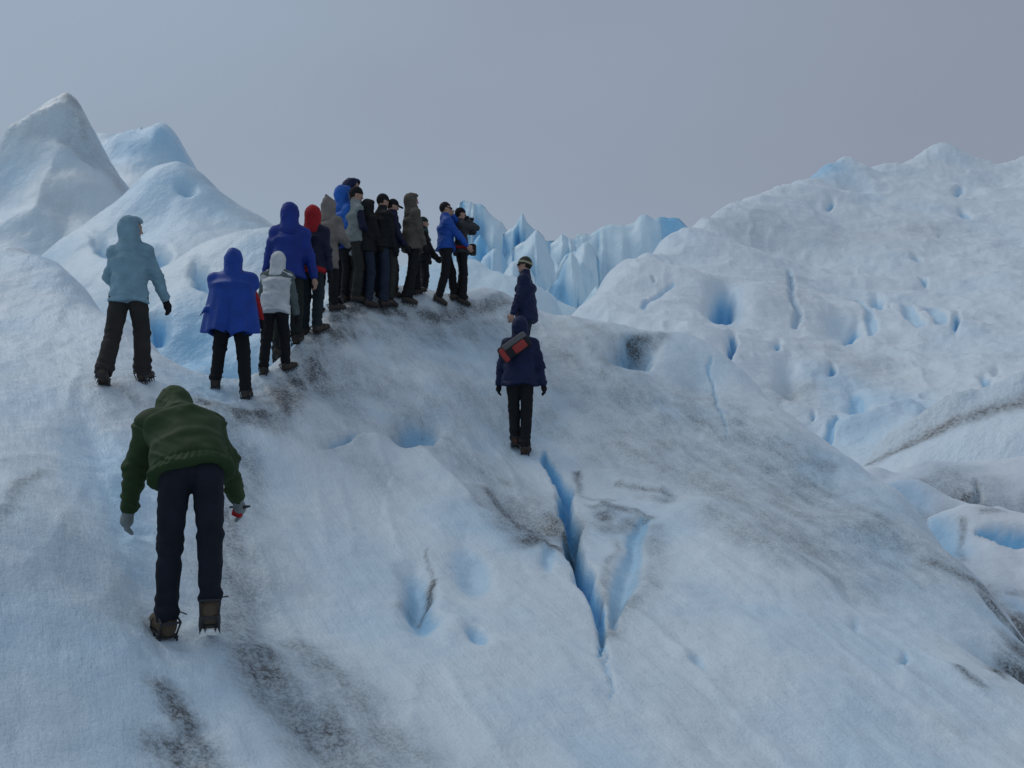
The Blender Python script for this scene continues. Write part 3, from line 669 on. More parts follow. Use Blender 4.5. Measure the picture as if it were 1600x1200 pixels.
def person(px, H, yaw, label, jk, tr, group=None, h=.0145, lean=.05, side=0.0, feet=((-.11, 0, 0, 0), (.11, 0, 0, 0)), hands=((-.27, .05, .80), (.27, .05, .80)),
           poles=((-.5, -.7, -.4), (.5, -.7, -.4)), head=(0, 0), hood=None, hat=None, hem=.14, bulk=1.0, glove=None, boot=BOOT, crouch=0.0, sleeves=None, flare=0.0,
           panel=None, cape=None, yoke=None, shades=False, hemband=None, peak=0.0, loc=None, band=None, crampons=True, hip_twist=0.0, seed=0, collar=True, hair=None, legw=1.0, hipw=.75, pockets=False):
    s = H / 1.77
    if loc is None:
        p0 = near.hit(*px); base = np.array([p0[0], p0[1], ground_z(p0[0], p0[1])])
    else: base = np.array([loc[0], loc[1], ground_z(*loc)])
    yaw = yaw - math.atan2(base[0], base[1])        # yaw is given relative to the line of sight
    Rw = rotz(yaw)
    # feet stand on the ice
    A, fdir, fpitch = [], [], []
    for i, ft in enumerate(feet):
        x, y, lift, pit = ft[:4]; fy = ft[4] if len(ft) > 4 else (-.15 if i else .15)
        wp = base + Rw @ (np.array([x, y, 0]) * s); gz = (ground_z(wp[0], wp[1]) - base[2]) / s
        dirv = rotz(fy) @ np.array([0, 1, 0])
        # follow the slope under the sole
        wq = wp + Rw @ dirv * .1 * s; gq = (ground_z(wq[0], wq[1]) - base[2]) / s
        sl = math.atan2(gq - gz, .1)
        pit2 = -pit + float(np.clip(sl, -.4, .4)) * (1 if lift < .02 else 0)
        A.append(np.array([x, y, gz + lift + (.132 if crampons else .105)])); fdir.append(fy); fpitch.append(pit2)
    l1, l2 = .43, .42
    cx = sum(a[0] for a in A) / 2; cy = sum(a[1] for a in A) / 2
    hipx = .09
    pel = np.array([cx * .6, cy * .55 - .10 * math.sin(lean), 0])
    zr = []
    for i, a in enumerate(A):
        hx = pel[0] + (-hipx, hipx)[i]
        zr.append(a[2] + math.sqrt(max((l1 + l2) ** 2 - (a[0] - hx) ** 2 - (a[1] - pel[1]) ** 2, .2)))
    pel[2] = (1 - hipw) * min(zr) + hipw * max(zr) - .012 - crouch
    right = rotz(hip_twist) @ np.array([1.0, 0, 0])
    hips = [pel - right * hipx, pel + right * hipx]
    knees, ank = [], []
    for i in range(2):
        f_ = float(np.clip(np.linalg.norm(A[i] - hips[i]) * 1.006 / (l1 + l2), .90, 1.14)); k, a = ik(hips[i], A[i], l1 * f_, l2 * f_, np.array([(-.15, .15)[i], 1, .1])); knees.append(k); ank.append(a)
    up0 = nrm([math.sin(side) * .6, math.sin(lean * .6), math.cos(lean * .6)]); up1 = nrm([math.sin(side), math.sin(lean * 1.25), math.cos(lean * 1.25)])
    waist = pel + up0 * .16; chest = waist + nrm(up0 + up1) * .20; neck = chest + up1 * .19
    sh = [neck - up1 * .088 - np.array([.172, 0, 0]), neck - up1 * .088 + np.array([.172, 0, 0])]
    elb, wri, hd = [], [], []
    for i in range(2):
        e, wv = ik(sh[i], np.array(hands[i], float), .29, .25, poles[i]); elb.append(e); wri.append(wv); hd.append(nrm(wv - e))
    hup = nrm(up1 * .5 + np.array([0, 0, .6])) if lean < .5 else nrm(up1 + np.array([0, .10, .22]))
    hc_ = neck + up1 * .045 + hup * .135
    Rh = rotz(head[0]) @ rotx(head[1] - lean * .35)     # columns: head axes
    Rh_ = Rh.T
    rng = np.random.RandomState(seed + 7)
    sd0 = seed * 13 + 5
    def hp(x, y, z): return hc_ + Rh @ np.array([x, y, z])
    allp = np.array(ank + knees + hips + sh + elb + wri + [hc_, neck])
    lo, hi = allp.min(0) - .22, allp.max(0) + .22
    def finish(name, fn, lo, hi, mat, parent, hh=None):
        co, q = surface_nets(fn, lo, hi, hh or h); return mesh_obj(name, co * s, q, mat, parent)
    # ---- bare body, one continuous skin
    def hand_sdf(p, i, g=0.0):
        wv, dv = wri[i], hd[i]; sgn = (-1, 1)[i]
        inw = nrm(np.array([-sgn, .25, 0]) - dv * (np.array([-sgn, .25, 0]) @ dv)); fw = np.cross(dv, inw) * -sgn
        if fw[1] < 0 and abs(dv[2]) > .5: fw = -fw
        pc = wv + dv * .075
        d = d_seg(p, wv + dv * .02, pc + dv * .015, .027 + g, .034 + g)
        d = smin(d, d_seg(p, pc - fw * .02, pc + fw * .02, .028 + g, .028 + g), .02)
        for j, (o, L) in enumerate(((-.033, .062), (-.011, .074), (.011, .078), (.032, .068))):
            r0 = pc + fw * o + dv * .02; m1 = r0 + dv * L * .55 + inw * .008; m2 = m1 + dv * L * .35 + inw * L * .45
            d = smin(d, d_seg(p, r0, m1, .0105 + g, .010 + g), .008); d = smin(d, d_seg(p, m1, m2, .010 + g, .0085 + g), .006)
        t0 = wv + dv * .035 + fw * .025; t1 = t0 + fw * .035 + dv * .03 + inw * .012; t2 = t1 + dv * .035 + inw * .012
        d = smin(d, d_seg(p, t0, t1, .014 + g, .012 + g), .012); d = smin(d, d_seg(p, t1, t2, .012 + g, .010 + g), .006)
        return d
    def head_sdf(p):
        d = d_ell(p, hp(0, -.01, .02), Rh_, (.076, .098, .105))
        d = smin(d, d_ell(p, hp(0, .022, -.055), Rh_, (.056, .070, .068)), .04)
        d = smin(d, d_seg(p, hp(0, .088, .012), hp(0, .108, -.022), .010, .015), .015)
        d = smin(d, d_seg(p, hp(-.035, .086, .028), hp(.035, .086, .028), .010, .010), .02)
        d = smin(d, d_seg(p, hp(-.018, .086, -.058), hp(.018, .086, -.058), .009, .009), .012)
        d = smin(d, d_seg(p, hp(0, .078, -.1), hp(0, .070, -.1), .018, .018), .03)
        for q in (-1, 1):
            d = -smin(-d, d_seg(p, hp(q * .032, .100, .012), hp(q * .032, .104, .010), .014, .014), .012)
            d = smin(d, d_ell(p, hp(q * .032, .079, .010), Rh_, (.012, .012, .010)), .004)
            d = smin(d, d_ell(p, hp(q * .078, -.005, -.005), Rh_, (.012, .022, .033)), .008)
        return d
    def body_sdf(p):
        d = head_sdf(p)
        d = smin(d, d_seg(p, hp(0, -.015, -.06), neck, .052, .058), .03)
        d = smin(d, d_eseg(p, waist, chest, right, (.12, .09), (.145, .10)), .04)
        d = smin(d, d_eseg(p, chest, neck - up1 * .04, right, (.145, .10), (.10, .07)), .05)
        d = smin(d, d_eseg(p, pel - up0 * .02, waist, right, (.125, .09), (.12, .09)), .05)
        for i in range(2):
            d = smin(d, d_seg(p, sh[i], elb[i], .046, .038), .05); d = smin(d, d_seg(p, elb[i], wri[i], .038, .026), .03)
            d = smin(d, hand_sdf(p, i), .015)
            d = smin(d, d_seg(p, hips[i], knees[i], .072, .05), .04); d = smin(d, d_seg(p, knees[i], ank[i], .05, .038), .03)
            fd = rotz(fdir[i]) @ rotx(fpitch[i]) @ np.array([0, 1, 0]); d = smin(d, d_seg(p, ank[i] - np.array([0, 0, .03]), ank[i] + fd * .12 - np.array([0, 0, .05]), .030, .025), .02)
        return d
    root = finish('person', body_sdf, lo, hi, SKIN, None, h if h < .0125 else .017)
    root.location = base; root.rotation_euler = (0, 0, yaw)
    root['label'] = label; root['category'] = 'person'
    if group: root['group'] = group
    # ---- jacket
    hemp = pel - up0 * hem if lean < .5 else pel + up0 * (.06 - hem)
    def folds(p, amp, fx=9, fz=20):
        cr_ = 1 - np.abs(noise3(p[:, 0] * fx * .9 + p[:, 2] * 4, p[:, 1] * fx * .9 + sd0, p[:, 2] * fz * .8 + p[:, 0] * 5, seed + 4))
        return -amp * .9 * np.maximum(cr_ - .72, 0) * 3.5 + amp * .7 * noise3(p[:, 0] * fx + sd0, p[:, 1] * fx, p[:, 2] * fz, seed) + amp * .6 * noise3(p[:, 0] * fx * 2.3, p[:, 1] * fx * 2.3 + sd0, p[:, 2] * fz * 1.3, seed + 2)
    b = bulk * .91
    def torso(p):
        d = d_eseg(p, hemp, waist, right, (.234 * b, .190 * b), (.200 * b, .150 * b))
        d = smin(d, d_eseg(p, waist, chest, right, (.190 * b, .140 * b), (.205 * b, .150 * b)), .05)
        d = smin(d, d_eseg(p, chest, neck - up1 * .03, right, (.200 * b, .145 * b), (.120, .085)), .07)
        d = smin(d, d_seg(p, sh[0], sh[1], .072 * b, .072 * b), .06)
        for i in range(2): d = smin(d, d_seg(p, neck + up1 * .015, sh[i], .075, .070 * b), .05)
        if collar: d = smin(d, d_seg(p, neck - up1 * .02, neck + up1 * .055 + Rh @ np.array([0, -.01, 0]), .088, .080), .03)
        return d
    def sleeve(p, i):
        d = smin(d_seg(p, sh[i], elb[i], .076 * b, .064 * b), d_seg(p, elb[i], wri[i] - hd[i] * .005, .064 * b, .050 * b), .035)
        ax = nrm(wri[i] - elb[i]); t = (p - elb[i]) @ ax
        return d + .0045 * np.sin(t * 95 + noise3(p[:, 0] * 12, p[:, 1] * 12, p[:, 2] * 12, seed + i) * 2.5) * np.exp(-((t - .02) / .13) ** 2)
    def hemcut(p):
        axv = up0; t = (p - hemp) @ axv
        return -(t - .010 * np.sin(p[:, 0] * 17 + sd0) - .006 * np.sin(p[:, 1] * 25))
    two = sleeves is not None
    def jacket_sdf(p):
        d = torso(p)
        if not two:
            for i in range(2): d = smin(d, sleeve(p, i), .045)
        if h < .0125:
            for i in range(2):
                ax = nrm(elb[i] - sh[i]); t = (p - sh[i]) @ ax; side_ = (p[:, 0] - neck[0]) * (-1, 1)[i]
                d = d + .006 * np.exp(-((t - .015) / .007) ** 2) * (side_ > .08)
                ax = nrm(wri[i] - elb[i]); t = (p - wri[i]) @ ax; near_ = np.linalg.norm(p - wri[i], axis=1) < .13
                d = d + (.006 * np.exp(-((t + .045) / .008) ** 2)) * near_
            t = (p - hemp) @ up0; ang = np.arctan2((p - hemp) @ np.array([0., 1, 0]), p[:, 0] - hemp[0])
            d = d + (.007 * np.exp(-((t - .055) / .009) ** 2) + .004 * np.sin(ang * 26) * np.exp(-((t - .03) / .04) ** 2)) * (np.abs(p[:, 0] - hemp[0]) < .24 * b)
            t = (p - (neck - up1 * .16)) @ up1; d = d + .004 * np.exp(-(t / .006) ** 2)
        d = np.maximum(d + folds(p, .012, 6, 13), hemcut(p))
        return d
    jko = finish('jacket', jacket_sdf, lo, hi, jk, root)
    if two:
        for i in range(2):
            mn = np.minimum(np.minimum(sh[i], elb[i]), wri[i]) - .13; mx_ = np.maximum(np.maximum(sh[i], elb[i]), wri[i]) + .13
            finish('sleeve', lambda p, i=i: sleeve(p, i) + folds(p, .006), mn, mx_, sleeves, jko)
    if yoke is not None:
        finish('yoke', lambda p: np.maximum(torso(p) - .006 + folds(p, .006), -((p - (neck - up1 * .13)) @ up1)), lo, hi, yoke, jko)
    if panel is not None:
        pc_, pm = panel
        finish('back_panel', lambda p: np.maximum(np.maximum(torso(p) - .007 + folds(p, .0075), np.abs((p - neck) @ np.array([1., 0, 0])) - .125), np.maximum((p - (neck - up1 * .12)) @ up1, hemcut(p))), lo, hi, pm, jko)
    if hemband is not None:
        finish('hem_band', lambda p: np.maximum(np.maximum(torso(p) - .008, hemcut(p) - .03), (p - hemp) @ up0 - .03), lo, hi, hemband, jko)
    # ---- poncho over the jacket
    if cape is not None:
        top = neck - up1 * .02; bot = pel - np.array([0, 0, .24])
        def cape_d(p, g):
            ang = np.arctan2(p[:, 1] - pel[1], p[:, 0] - pel[0])
            t = np.clip((top[2] - p[:, 2]) / (top[2] - bot[2]), 0, 1.2)
            d = d_eseg(p, bot, chest, right, (.355, .27), (.275, .19)); d = smin(d, d_eseg(p, chest, top, right, (.275, .19), (.13, .10)), .06)
            d = smin(d, d_seg(p, sh[0] - np.array([.05, 0, 0.01]), sh[1] + np.array([.05, 0, .0]), .095, .095), .07)
            d = smin(d, d_seg(p, sh[1], sh[1] + np.array([.12, -.02, -.07]), .085, .04), .06)
            d = smin(d, d_seg(p, pel + np.array([-.30, -.1, .06]), pel + np.array([-.42, -.16, -.14]), .03, .012), .08)
            return d + (.022 * np.sin(ang * 6 + 1.2 * np.sin(p[:, 2] * 5)) + .012 * np.sin(ang * 11 + 2)) * t ** 1.5 + g
        def cape_sdf(p):
            ang = np.arctan2(p[:, 1] - pel[1], p[:, 0] - pel[0])
            hz = bot[2] + .03 * np.sin(ang * 2 + .8) + .025 * np.sin(ang * 5) + .05 * np.clip(p[:, 0] - pel[0], -.3, .3)
            d = cape_d(p, 0)
            d = np.maximum(d, -np.maximum(cape_d(p, .032), p[:, 2] - pel[2] - .25))
            return np.maximum(d, hz - p[:, 2])
        finish('poncho', cape_sdf, lo - .25, hi + .2, cape, root)
    # ---- trousers
    def trouser_sdf(p):
        d = d_eseg(p, pel - up0 * .03, pel + up0 * .09, right, (.170 * legw, .128 * legw), (.165 * legw, .125 * legw))
        dl = []
        for i in range(2):
            q = d_seg(p, hips[i] - np.array([0, 0, .02]), knees[i], .100 * legw, .078 * legw)
            q = smin(q, d_seg(p, knees[i], ank[i] + nrm(ank[i] - knees[i]) * .0, .078 * legw, (.069 + flare) * legw), .03)
            ax = nrm(ank[i] - knees[i]); t = (p - ank[i]) @ ax
            q = q + .006 * np.sin(t * 70 + i + 2 * noise3(p[:, 0] * 9, p[:, 1] * 9, p[:, 2] * 6, seed + i)) * (np.exp(-((t + .04) / .09) ** 2) + .8 * np.exp(-((t + .40) / .08) ** 2))
            q = np.maximum(q, t - .035 - .012 * np.sin(p[:, 0] * 40 + p[:, 1] * 30))
            dl.append(q)
        d = smin(d, smin(dl[0], dl[1], .012), .05)
        return d + folds(p, .006, 10, 14)
    finish('trousers', trouser_sdf, np.minimum(lo, allp.min(0) - .2), hi, tr, root)
    if pockets:
        for q_ in (-1, 1):
            pc2 = pel + np.array([q_ * .088, 0, -.015])
            finish('pocket', lambda p, q_=q_, pc2=pc2: np.maximum(np.maximum(trouser_sdf(p) - .005, p[:, 1] - pel[1]), np.maximum(np.abs(p[:, 0] - pc2[0]) - .062, np.abs(p[:, 2] - pc2[2]) - .07)), pc2 - .2, pc2 + .2, tr, root)
    # ---- boots with crampons
    for i in range(2):
        Rf = rotz(fdir[i]) @ rotx(fpitch[i]); a = ank[i]
        def F(x, y, z, Rf=Rf, a=a): return a + Rf @ np.array([x, y, z])
        def boot_sdf(p, F=F, Rf=Rf, a=a, i_=i):
            q = (p - a) @ Rf
            d = d_seg(p, a + nrm(knees[i_] - a) * .06, F(0, -.01, -.02), .050, .054)
            d = smin(d, d_seg(p, F(0, -.035, -.062), F(0, .09, -.066), .048, .050), .04)
            d = smin(d, d_seg(p, F(0, .09, -.07), F(0, .165, -.076), .048, .040), .03)
            return np.maximum(d, -q[:, 2] - .100)
        bo = finish('boot', boot_sdf, a - .26, a + .26, boot, root, min(h, .012))
        if crampons:
            it = []
            for sx_ in (-.05, .05):
                it += [(F(sx_, .12, -.104), F(sx_ * .8, -.06, -.104), .007)]
                for yy in (-.065, -.03, .03, .075, .12): it.append((F(sx_ * .95, yy, -.100), F(sx_ * 1.15, yy, -.150), .011, .12))
                it.append((F(sx_ * .6, .15, -.10), F(sx_ * .6, .215, -.118), .009, .15))
                it += [(F(sx_, .12, -.104), F(sx_ * .5, .19, -.104), .006), (F(sx_, -.05, -.10), F(sx_ * 1.12, -.085, -.01), .006)]
                it += [(F(sx_ * 1.1, .09, -.10), F(sx_ * 1.05, .085, -.045), .006), (F(sx_ * 1.05, .085, -.045), F(0, .08, -.012), .007), (F(sx_ * 1.12, -.085, -.01), F(sx_ * .9, .05, .03), .006), (F(sx_ * .9, .05, .03), F(0, .062, .035), .006)]
            it += [(F(-.05, -.06, -.104), F(.05, -.06, -.104), .008), (F(-.05, .1, -.104), F(.05, .1, -.104), .008), (F(-.056, -.085, -.01), F(.056, -.085, -.01), .008), (F(.056, .0, .03), F(.10, -.05, .02), .004)]
            co, q = bars(it); mesh_obj('crampon', co * s, q, DARKMETAL, bo, smooth=False)
    # ---- gloves
    for i in range(2):
        g = glove[i] if isinstance(glove, (list, tuple)) else glove
        if g is not None:
            def gl(p, i=i):
                d = hand_sdf(p, i, .0035); return smin(d, d_seg(p, wri[i] - hd[i] * .03, wri[i] + hd[i] * .02, .043, .036), .02)
            finish('glove', gl, wri[i] - .17, wri[i] + .17, g, root, min(h, .010))
    # ---- head wear
    if hood is not None:
        def hood_sdf(p):
            d = d_ell(p, hp(0, -.022, .010), Rh_, (.104, .124, .126))
            d = smin(d, d_seg(p, hp(0, -.03, -.05), neck - up1 * .05, .090, .140), .08)
            d = smin(d, d_seg(p, hp(0, .055, .075), hp(0, .085, .055), .055, .045), .05)
            if peak: d = smin(d, d_seg(p, hp(0, -.06, .10), hp(0, -.09, .10 + peak), .06, .02), .05)
            d = d + folds(p, .006, 16, 16)
            op = d_ell(p, hp(0, .125, -.015), Rh_, (.080, .115, .112))
            d = -smin(-d, op, .02)
            inner = d_ell(p, hp(0, 0, .0), Rh_, (.092, .110, .120))
            return -smin(-d, inner, .01)
        finish('hood', hood_sdf, np.minimum(hc_, neck) - .24, np.maximum(hc_, neck) + .28, hood, jko if hood is jk else root, min(h, .012))
    if hat is not None:
        kind, hm = hat
        def hat_sdf(p):
            q = (p - hc_) @ Rh
            d = d_ell(p, hp(0, -.012, .028), Rh_, (.090, .112, .118)) + folds(p, .003, 20, 20)
            lim = .012 - .25 * q[:, 1] * 0 + np.where(q[:, 1] < 0, .35 * q[:, 1], .12 * q[:, 1])
            d = np.maximum(d, lim + .01 - q[:, 2])
            if kind == 'cap': d = smin(d, d_eseg(p, hp(0, .08, .045), hp(0, .17, .032), Rh @ np.array([1., 0, 0]), (.07, .010), (.055, .008)), .012)
            return d
        ho = finish('hat' if kind == 'cap' else 'beanie', hat_sdf, hc_ - .25, hc_ + .25, hm, root, min(h, .010))
        if band is not None:
            def band_sdf(p):
                q = (p - hc_) @ Rh; t = q[:, 2] - np.where(q[:, 1] < 0, .35 * q[:, 1], .12 * q[:, 1])
                return np.maximum(d_ell(p, hp(0, -.012, .028), Rh_, (.096, .118, .124)), np.abs(t - .055) - .019)
            finish('stripe', band_sdf, hc_ - .2, hc_ + .2, band, ho, .010)
    if hair is None and hat is not None: hair = HAIR
    if hair is not None:
        finish('hair', lambda p: np.maximum(d_ell(p, hp(0, -.016, .026), Rh_, (.083, .106, .112)), (lambda q: np.where(q[:, 1] > .02, .055 - q[:, 2], -.075 - q[:, 2] + .5 * np.maximum(q[:, 1] + .04, 0)))((p - hc_) @ Rh)) + folds(p, .003, 30, 30), hc_ - .2, hc_ + .2, hair, root, min(h, .010))
    if shades:
        it = [(hp(-.075, .07, .014), hp(-.03, .105, .010), .016), (hp(-.03, .105, .010), hp(.03, .105, .010), .013), (hp(.03, .105, .010), hp(.075, .07, .014), .016), (hp(-.078, .07, .016), hp(-.082, -.02, .02), .005), (hp(.078, .07, .016), hp(.082, -.02, .02), .005)]
        co, q = bars(it); mesh_obj('sunglasses', co * s, q, cloth('sunglass_lens', (.01, .01, .012), .2), root)
    T = Matrix.Translation(base) @ Matrix.Rotation(yaw, 4, 'Z')
    def to_world(v): return np.array(T @ Vector(np.asarray(v, float) * s))
    return dict(root=root, wri=[to_world(q) for q in wri], hd=[Rw @ q for q in hd], neck=to_world(neck), chest=to_world(chest), waist=to_world(waist), pel=to_world(pel), head=to_world(hc_), Rw=Rw, s=s, fn=torso, local=dict(chest=chest, waist=waist, neck=neck, pel=pel, sh=sh, up=up1), base=base)

def thing(name, label, cat, loc, yaw=0):
    o = bpy.data.objects.new(name, None); COL.objects.link(o); o.location = loc; o.rotation_euler = (0, 0, yaw)
    o['label'] = label; o['category'] = cat; o.empty_display_size = .1; return o

R_ = math.radians
GREEN = cloth('olive_green_shell', (.022, .047, .012)); DENIM_D = cloth('dark_denim', (.010, .013, .022), .9); GLV_GREY = cloth('grey_wool', (.22, .25, .25), .95)
LBLUE = cloth('pale_blue_shell', (.20, .33, .40)); BROWNP = cloth('brown_ski_trousers', (.030, .027, .025), .85); BLACKG = cloth('black_fleece', (.010, .010, .012), .9)
ROYAL = cloth('royal_blue_nylon', (.006, .050, .30), .5); RED = cloth('red_fleece', (.33, .012, .016), .8); BLACKP = cloth('black_trousers', (.009, .009, .011), .85)
WHITEJ = cloth('off_white_shell', (.55, .57, .57), .7); SAGE = cloth('sage_grey_shell', (.095, .125, .12), .8); COBALT = cloth('cobalt_shell', (.007, .030, .22), .6)
NAVY = cloth('navy_shell', (.009, .011, .035), .7); TEALP = cloth('dark_teal_trousers', (.018, .028, .034), .9); BEIGE = cloth('beige_parka', (.20, .175, .155), .85)
AZURE = cloth('azure_shell', (.012, .11, .45), .6); WHITEG = cloth('white_mitten', (.50, .52, .52), .9); OLIVE = cloth('olive_trousers', (.034, .034, .030), .9)
JEANS = cloth('blue_jeans', (.020, .030, .052), .9); BLACKJ = cloth('black_shell', (.010, .010, .011), .8); GREYV = cloth('pale_grey_fleece', (.23, .26, .25), .9)
TAUPE = cloth('taupe_parka', (.105, .088, .072), .85); GREYJ = cloth('charcoal_fleece', (.045, .047, .05), .9); TEALS = cloth('teal_scarf', (.012, .06, .06), .9)
BLUEJ = cloth('bright_blue_shell', (.010, .075, .36), .6); NAVYW = cloth('deep_navy_shell', (.008, .014, .055), .7); TANB = cloth('tan_boot', (.10, .075, .05), .85); BEAN = cloth('olive_knit', (.055, .055, .04), .95); CREAM = cloth('cream_knit', (.38, .34, .24), .95)
BROWNB = cloth('brown_boot', (.07, .035, .022), .7)

# 1 the man in front, bent low, climbing
green = person((292, 990), 1.80, R_(0), 'man in olive green jacket and dark jeans bent forward in front', GREEN, DENIM_D, h=.0075, lean=R_(56), feet=((-.115, .02, 0, .05, .35), (.125, -.08, .11, .45, -.05)),
       hands=((-.37, .36, .70), (.29, .44, .80)), poles=((-1, -.1, .35), (1, -.1, .35)), head=(R_(12), R_(-22)), hood=GREEN, hem=.09, bulk=1.15, side=-.20, legw=.91, hipw=.2, pockets=True, glove=GLV_GREY, boot=TANB, seed=1, crouch=.0)
person((203, 600), 1.68, R_(-22), 'person in pale blue hooded jacket and brown trousers striding at far left', LBLUE, BROWNP, h=.012, lean=.06, feet=((-.15, -.30, .03, .55), (.09, .10, 0, 0)), hands=((-.22, .22, .95), (.32, .16, .82)), head=(R_(-50), R_(-6)), hood=LBLUE, hem=.10, bulk=1.0, glove=BLACKG, flare=.02, seed=2, legw=1.05)
person((359, 618), 1.58, R_(-8), 'person in royal blue rain poncho with red sleeve showing', RED, BLACKP, h=.012, lean=.10, feet=((-.19, .10, 0, 0), (.19, -.02, 0, 0)), hands=((-.20, .18, .85), (.40, .12, .82)), poles=((-.5, -.7, -.4), (1, -.3, .2)), hood=ROYAL, cape=ROYAL, hem=.05, bulk=.84, glove=BLACKG, seed=3, legw=1.05)
person((428, 587), 1.46, R_(-18), 'smaller walker in white and sage jacket with white hood and black trousers', WHITEJ, BLACKP, h=.012, lean=.20, feet=((-.14, -.06, 0, 0), (.12, .16, 0, 0, -.6)), hands=((-.27, .16, .85), (.30, .20, .74)), hood=WHITEJ, sleeves=SAGE, yoke=SAGE, hem=.10, bulk=1.1, glove=BLACKG, seed=4)
person((448, 548), 1.86, R_(-12), 'broad person in cobalt blue hooded jacket behind the white-hooded child', COBALT, cloth('dark_green_trousers', (.012, .016, .014)), h=.013, lean=.10, feet=((-.11, 0, 0, 0), (.10, .05, 0, 0)), hands=((-.33, .16, .90), (.33, .08, .84)), hood=COBALT, hem=.10, bulk=1.02, seed=5)
person((484, 522), 1.69, R_(-25), 'person with bright red hood, navy jacket and dark teal trousers', NAVY, TEALP, h=.013, lean=.10, feet=((-.09, .0, 0, 0), (.10, .0, 0, 0, -.5)), hood=RED, hem=.08, bulk=1.05, hemband=RED, glove=BLACKG, seed=6)
person((507, 487), 1.66, R_(-38), 'person in long beige parka with pointed beige hood', BEIGE, BLACKP, h=.0135, lean=.14, feet=((-.14, .0, 0, 0), (.14, .03, 0, 0, -.5)), hands=((-.16, .30, 1.15), (.20, .30, 1.08)), hood=BEIGE, peak=.05, hem=.28, bulk=1.12, glove=BLACKG, seed=7)
GRP = 'sightseers lined up along the ice crest'
person((533, 475), 1.84, R_(-62), 'person in bright azure hooded jacket with white mittens on crest', AZURE, BLACKP, GRP, lean=.03, hands=((-.20, .12, .84), (.25, .03, .84)), hood=AZURE, hem=.10, bulk=1.0, glove=WHITEG, panel=None, yoke=None, seed=8, hemband=COBALT)
person((546, 466), 2.00, R_(-125), 'tall person with navy hood whose head stands highest on the crest', NAVY, JEANS, GRP, lean=.02, hood=NAVYW, head=(R_(20), R_(-8)), hem=.10, glove=BLACKG, seed=9, loc=(P(547,466,14.3)[0], P(547,466,14.3)[1]))
person((553, 470), 1.70, R_(-72), 'person in pale grey fleece with dark sleeves and dark beanie', GREYV, OLIVE, GRP, lean=.04, hands=((-.10, .24, 1.02), (.14, .26, 1.04)), hat=('beanie', BLACKG), sleeves=NAVY, hem=.06, bulk=.98, glove=(BLACKG, WHITEG), flare=.012, seed=10, head=(R_(-15), R_(-10)))
person((571, 469), 1.54, R_(-60), 'short person in black hooded jacket and dark jeans between taller ones', BLACKJ, JEANS, GRP, lean=.08, hands=((-.14, .22, .98), (.18, .22, .95)), hood=BLACKJ, hem=.12, bulk=1.05, glove=BLACKG, seed=11)
person((593, 468), 1.63, R_(-58), 'person in loose black jacket and cap with faded blue jeans', BLACKJ, JEANS, GRP, lean=.06, feet=((-.11, .05, 0, 0), (.13, .0, 0, 0)), hands=((-.12, .22, .98), (.22, .16, .92)), hat=('cap', BLACKG), hem=.10, bulk=1.12, glove=BLACKG, flare=.015, seed=12, head=(R_(-10), R_(-12)))
person((612, 468), 1.53, R_(-82), 'person in short dark jacket and olive trousers with dark cap, face in profile', NAVY, OLIVE, GRP, lean=.02, feet=((-.10, .05, 0, 0), (.10, -.06, 0, 0)), hands=((-.14, .24, 1.05), (.16, .22, 1.02)), hat=('cap', BLACKG), hem=.02, bulk=.95, glove=BLACKG, flare=.015, seed=13, head=(0, R_(-14)))
person((645, 470), 1.63, R_(-72), 'person in taupe brown hooded parka and black trousers', TAUPE, BLACKP, GRP, lean=-.02, feet=((-.10, .08, 0, 0), (.11, -.14, 0, .15)), hands=((-.16, .20, .96), (.20, .14, .92)), hood=TAUPE, hem=.16, bulk=1.14, glove=BLACKG, flare=.03, seed=14, head=(R_(-5), R_(-4)))
person((661, 466), 1.46, R_(-85), 'short person in black with teal scarf half hidden behind taupe parka', BLACKJ, BLACKP, GRP, lean=.0, hands=((-.12, .26, 1.02), (.14, .26, 1.0)), hat=('beanie', cloth('dark_green_knit', (.012, .03, .03))), hem=.12, glove=BLACKG, seed=15, hemband=None, yoke=TEALS, loc=(P(661,466,15.4)[0], P(661,466,15.4)[1]))
person((694, 474), 1.58, R_(-78), 'man in bright blue jacket shading his eyes with one hand', BLUEJ, BLACKP, GRP, lean=.0, feet=((-.09, .20, 0, 0), (.11, -.12, 0, 0)), hands=((-.05, .17, 1.60), (.20, .38, 1.0)), poles=((-.4, .8, -.5), (.6, -.6, -.3)), hair=cloth('dark_hair', (.012, .010, .009)), hem=.03, bulk=1.05, glove=None, seed=16, shades=True, head=(R_(-8), 0))
camp = person((719, 474), 1.45, R_(-80), 'person in charcoal fleece and beanie raising binoculars, rightmost on the crest', GREYJ, BLACKP, GRP, lean=-.02, feet=((-.10, .03, 0, 0), (.10, .03, 0, 0)), hands=((-.06, .15, 1.60), (.06, .15, 1.60)), poles=((-.5, .5, -.8), (.5, .5, -.8)), hat=('beanie', BLACKG), hem=.08, bulk=.95, glove=BLACKG, seed=17, flare=.02)
person((822, 588), 1.68, R_(82), 'guide in navy jacket with striped beanie and sunglasses facing left', NAVYW, JEANS, None, h=.0125, lean=.04, hands=((-.26, .20, .84), (.24, .10, .84)), hat=('beanie', BEAN), band=CREAM, hem=.16, bulk=1.1, glove=None, shades=True, seed=18, head=(0, 0))
walk = person((813, 708), 1.68, R_(-4), 'walker seen from behind in deep navy hooded jacket and black trousers', NAVYW, BLACKP, None, h=.012, lean=.08, feet=((-.07, -.02, .03, .25), (.07, -.10, 0, 0)), hands=((-.31, .10, .85), (.34, .02, .80)), poles=((-1, -.4, -.1), (1, -.4, -.1)), hood=NAVYW, hem=.10, bulk=1.20, glove=BLACKG, boot=BROWNB, seed=19, head=(R_(-12), 0))

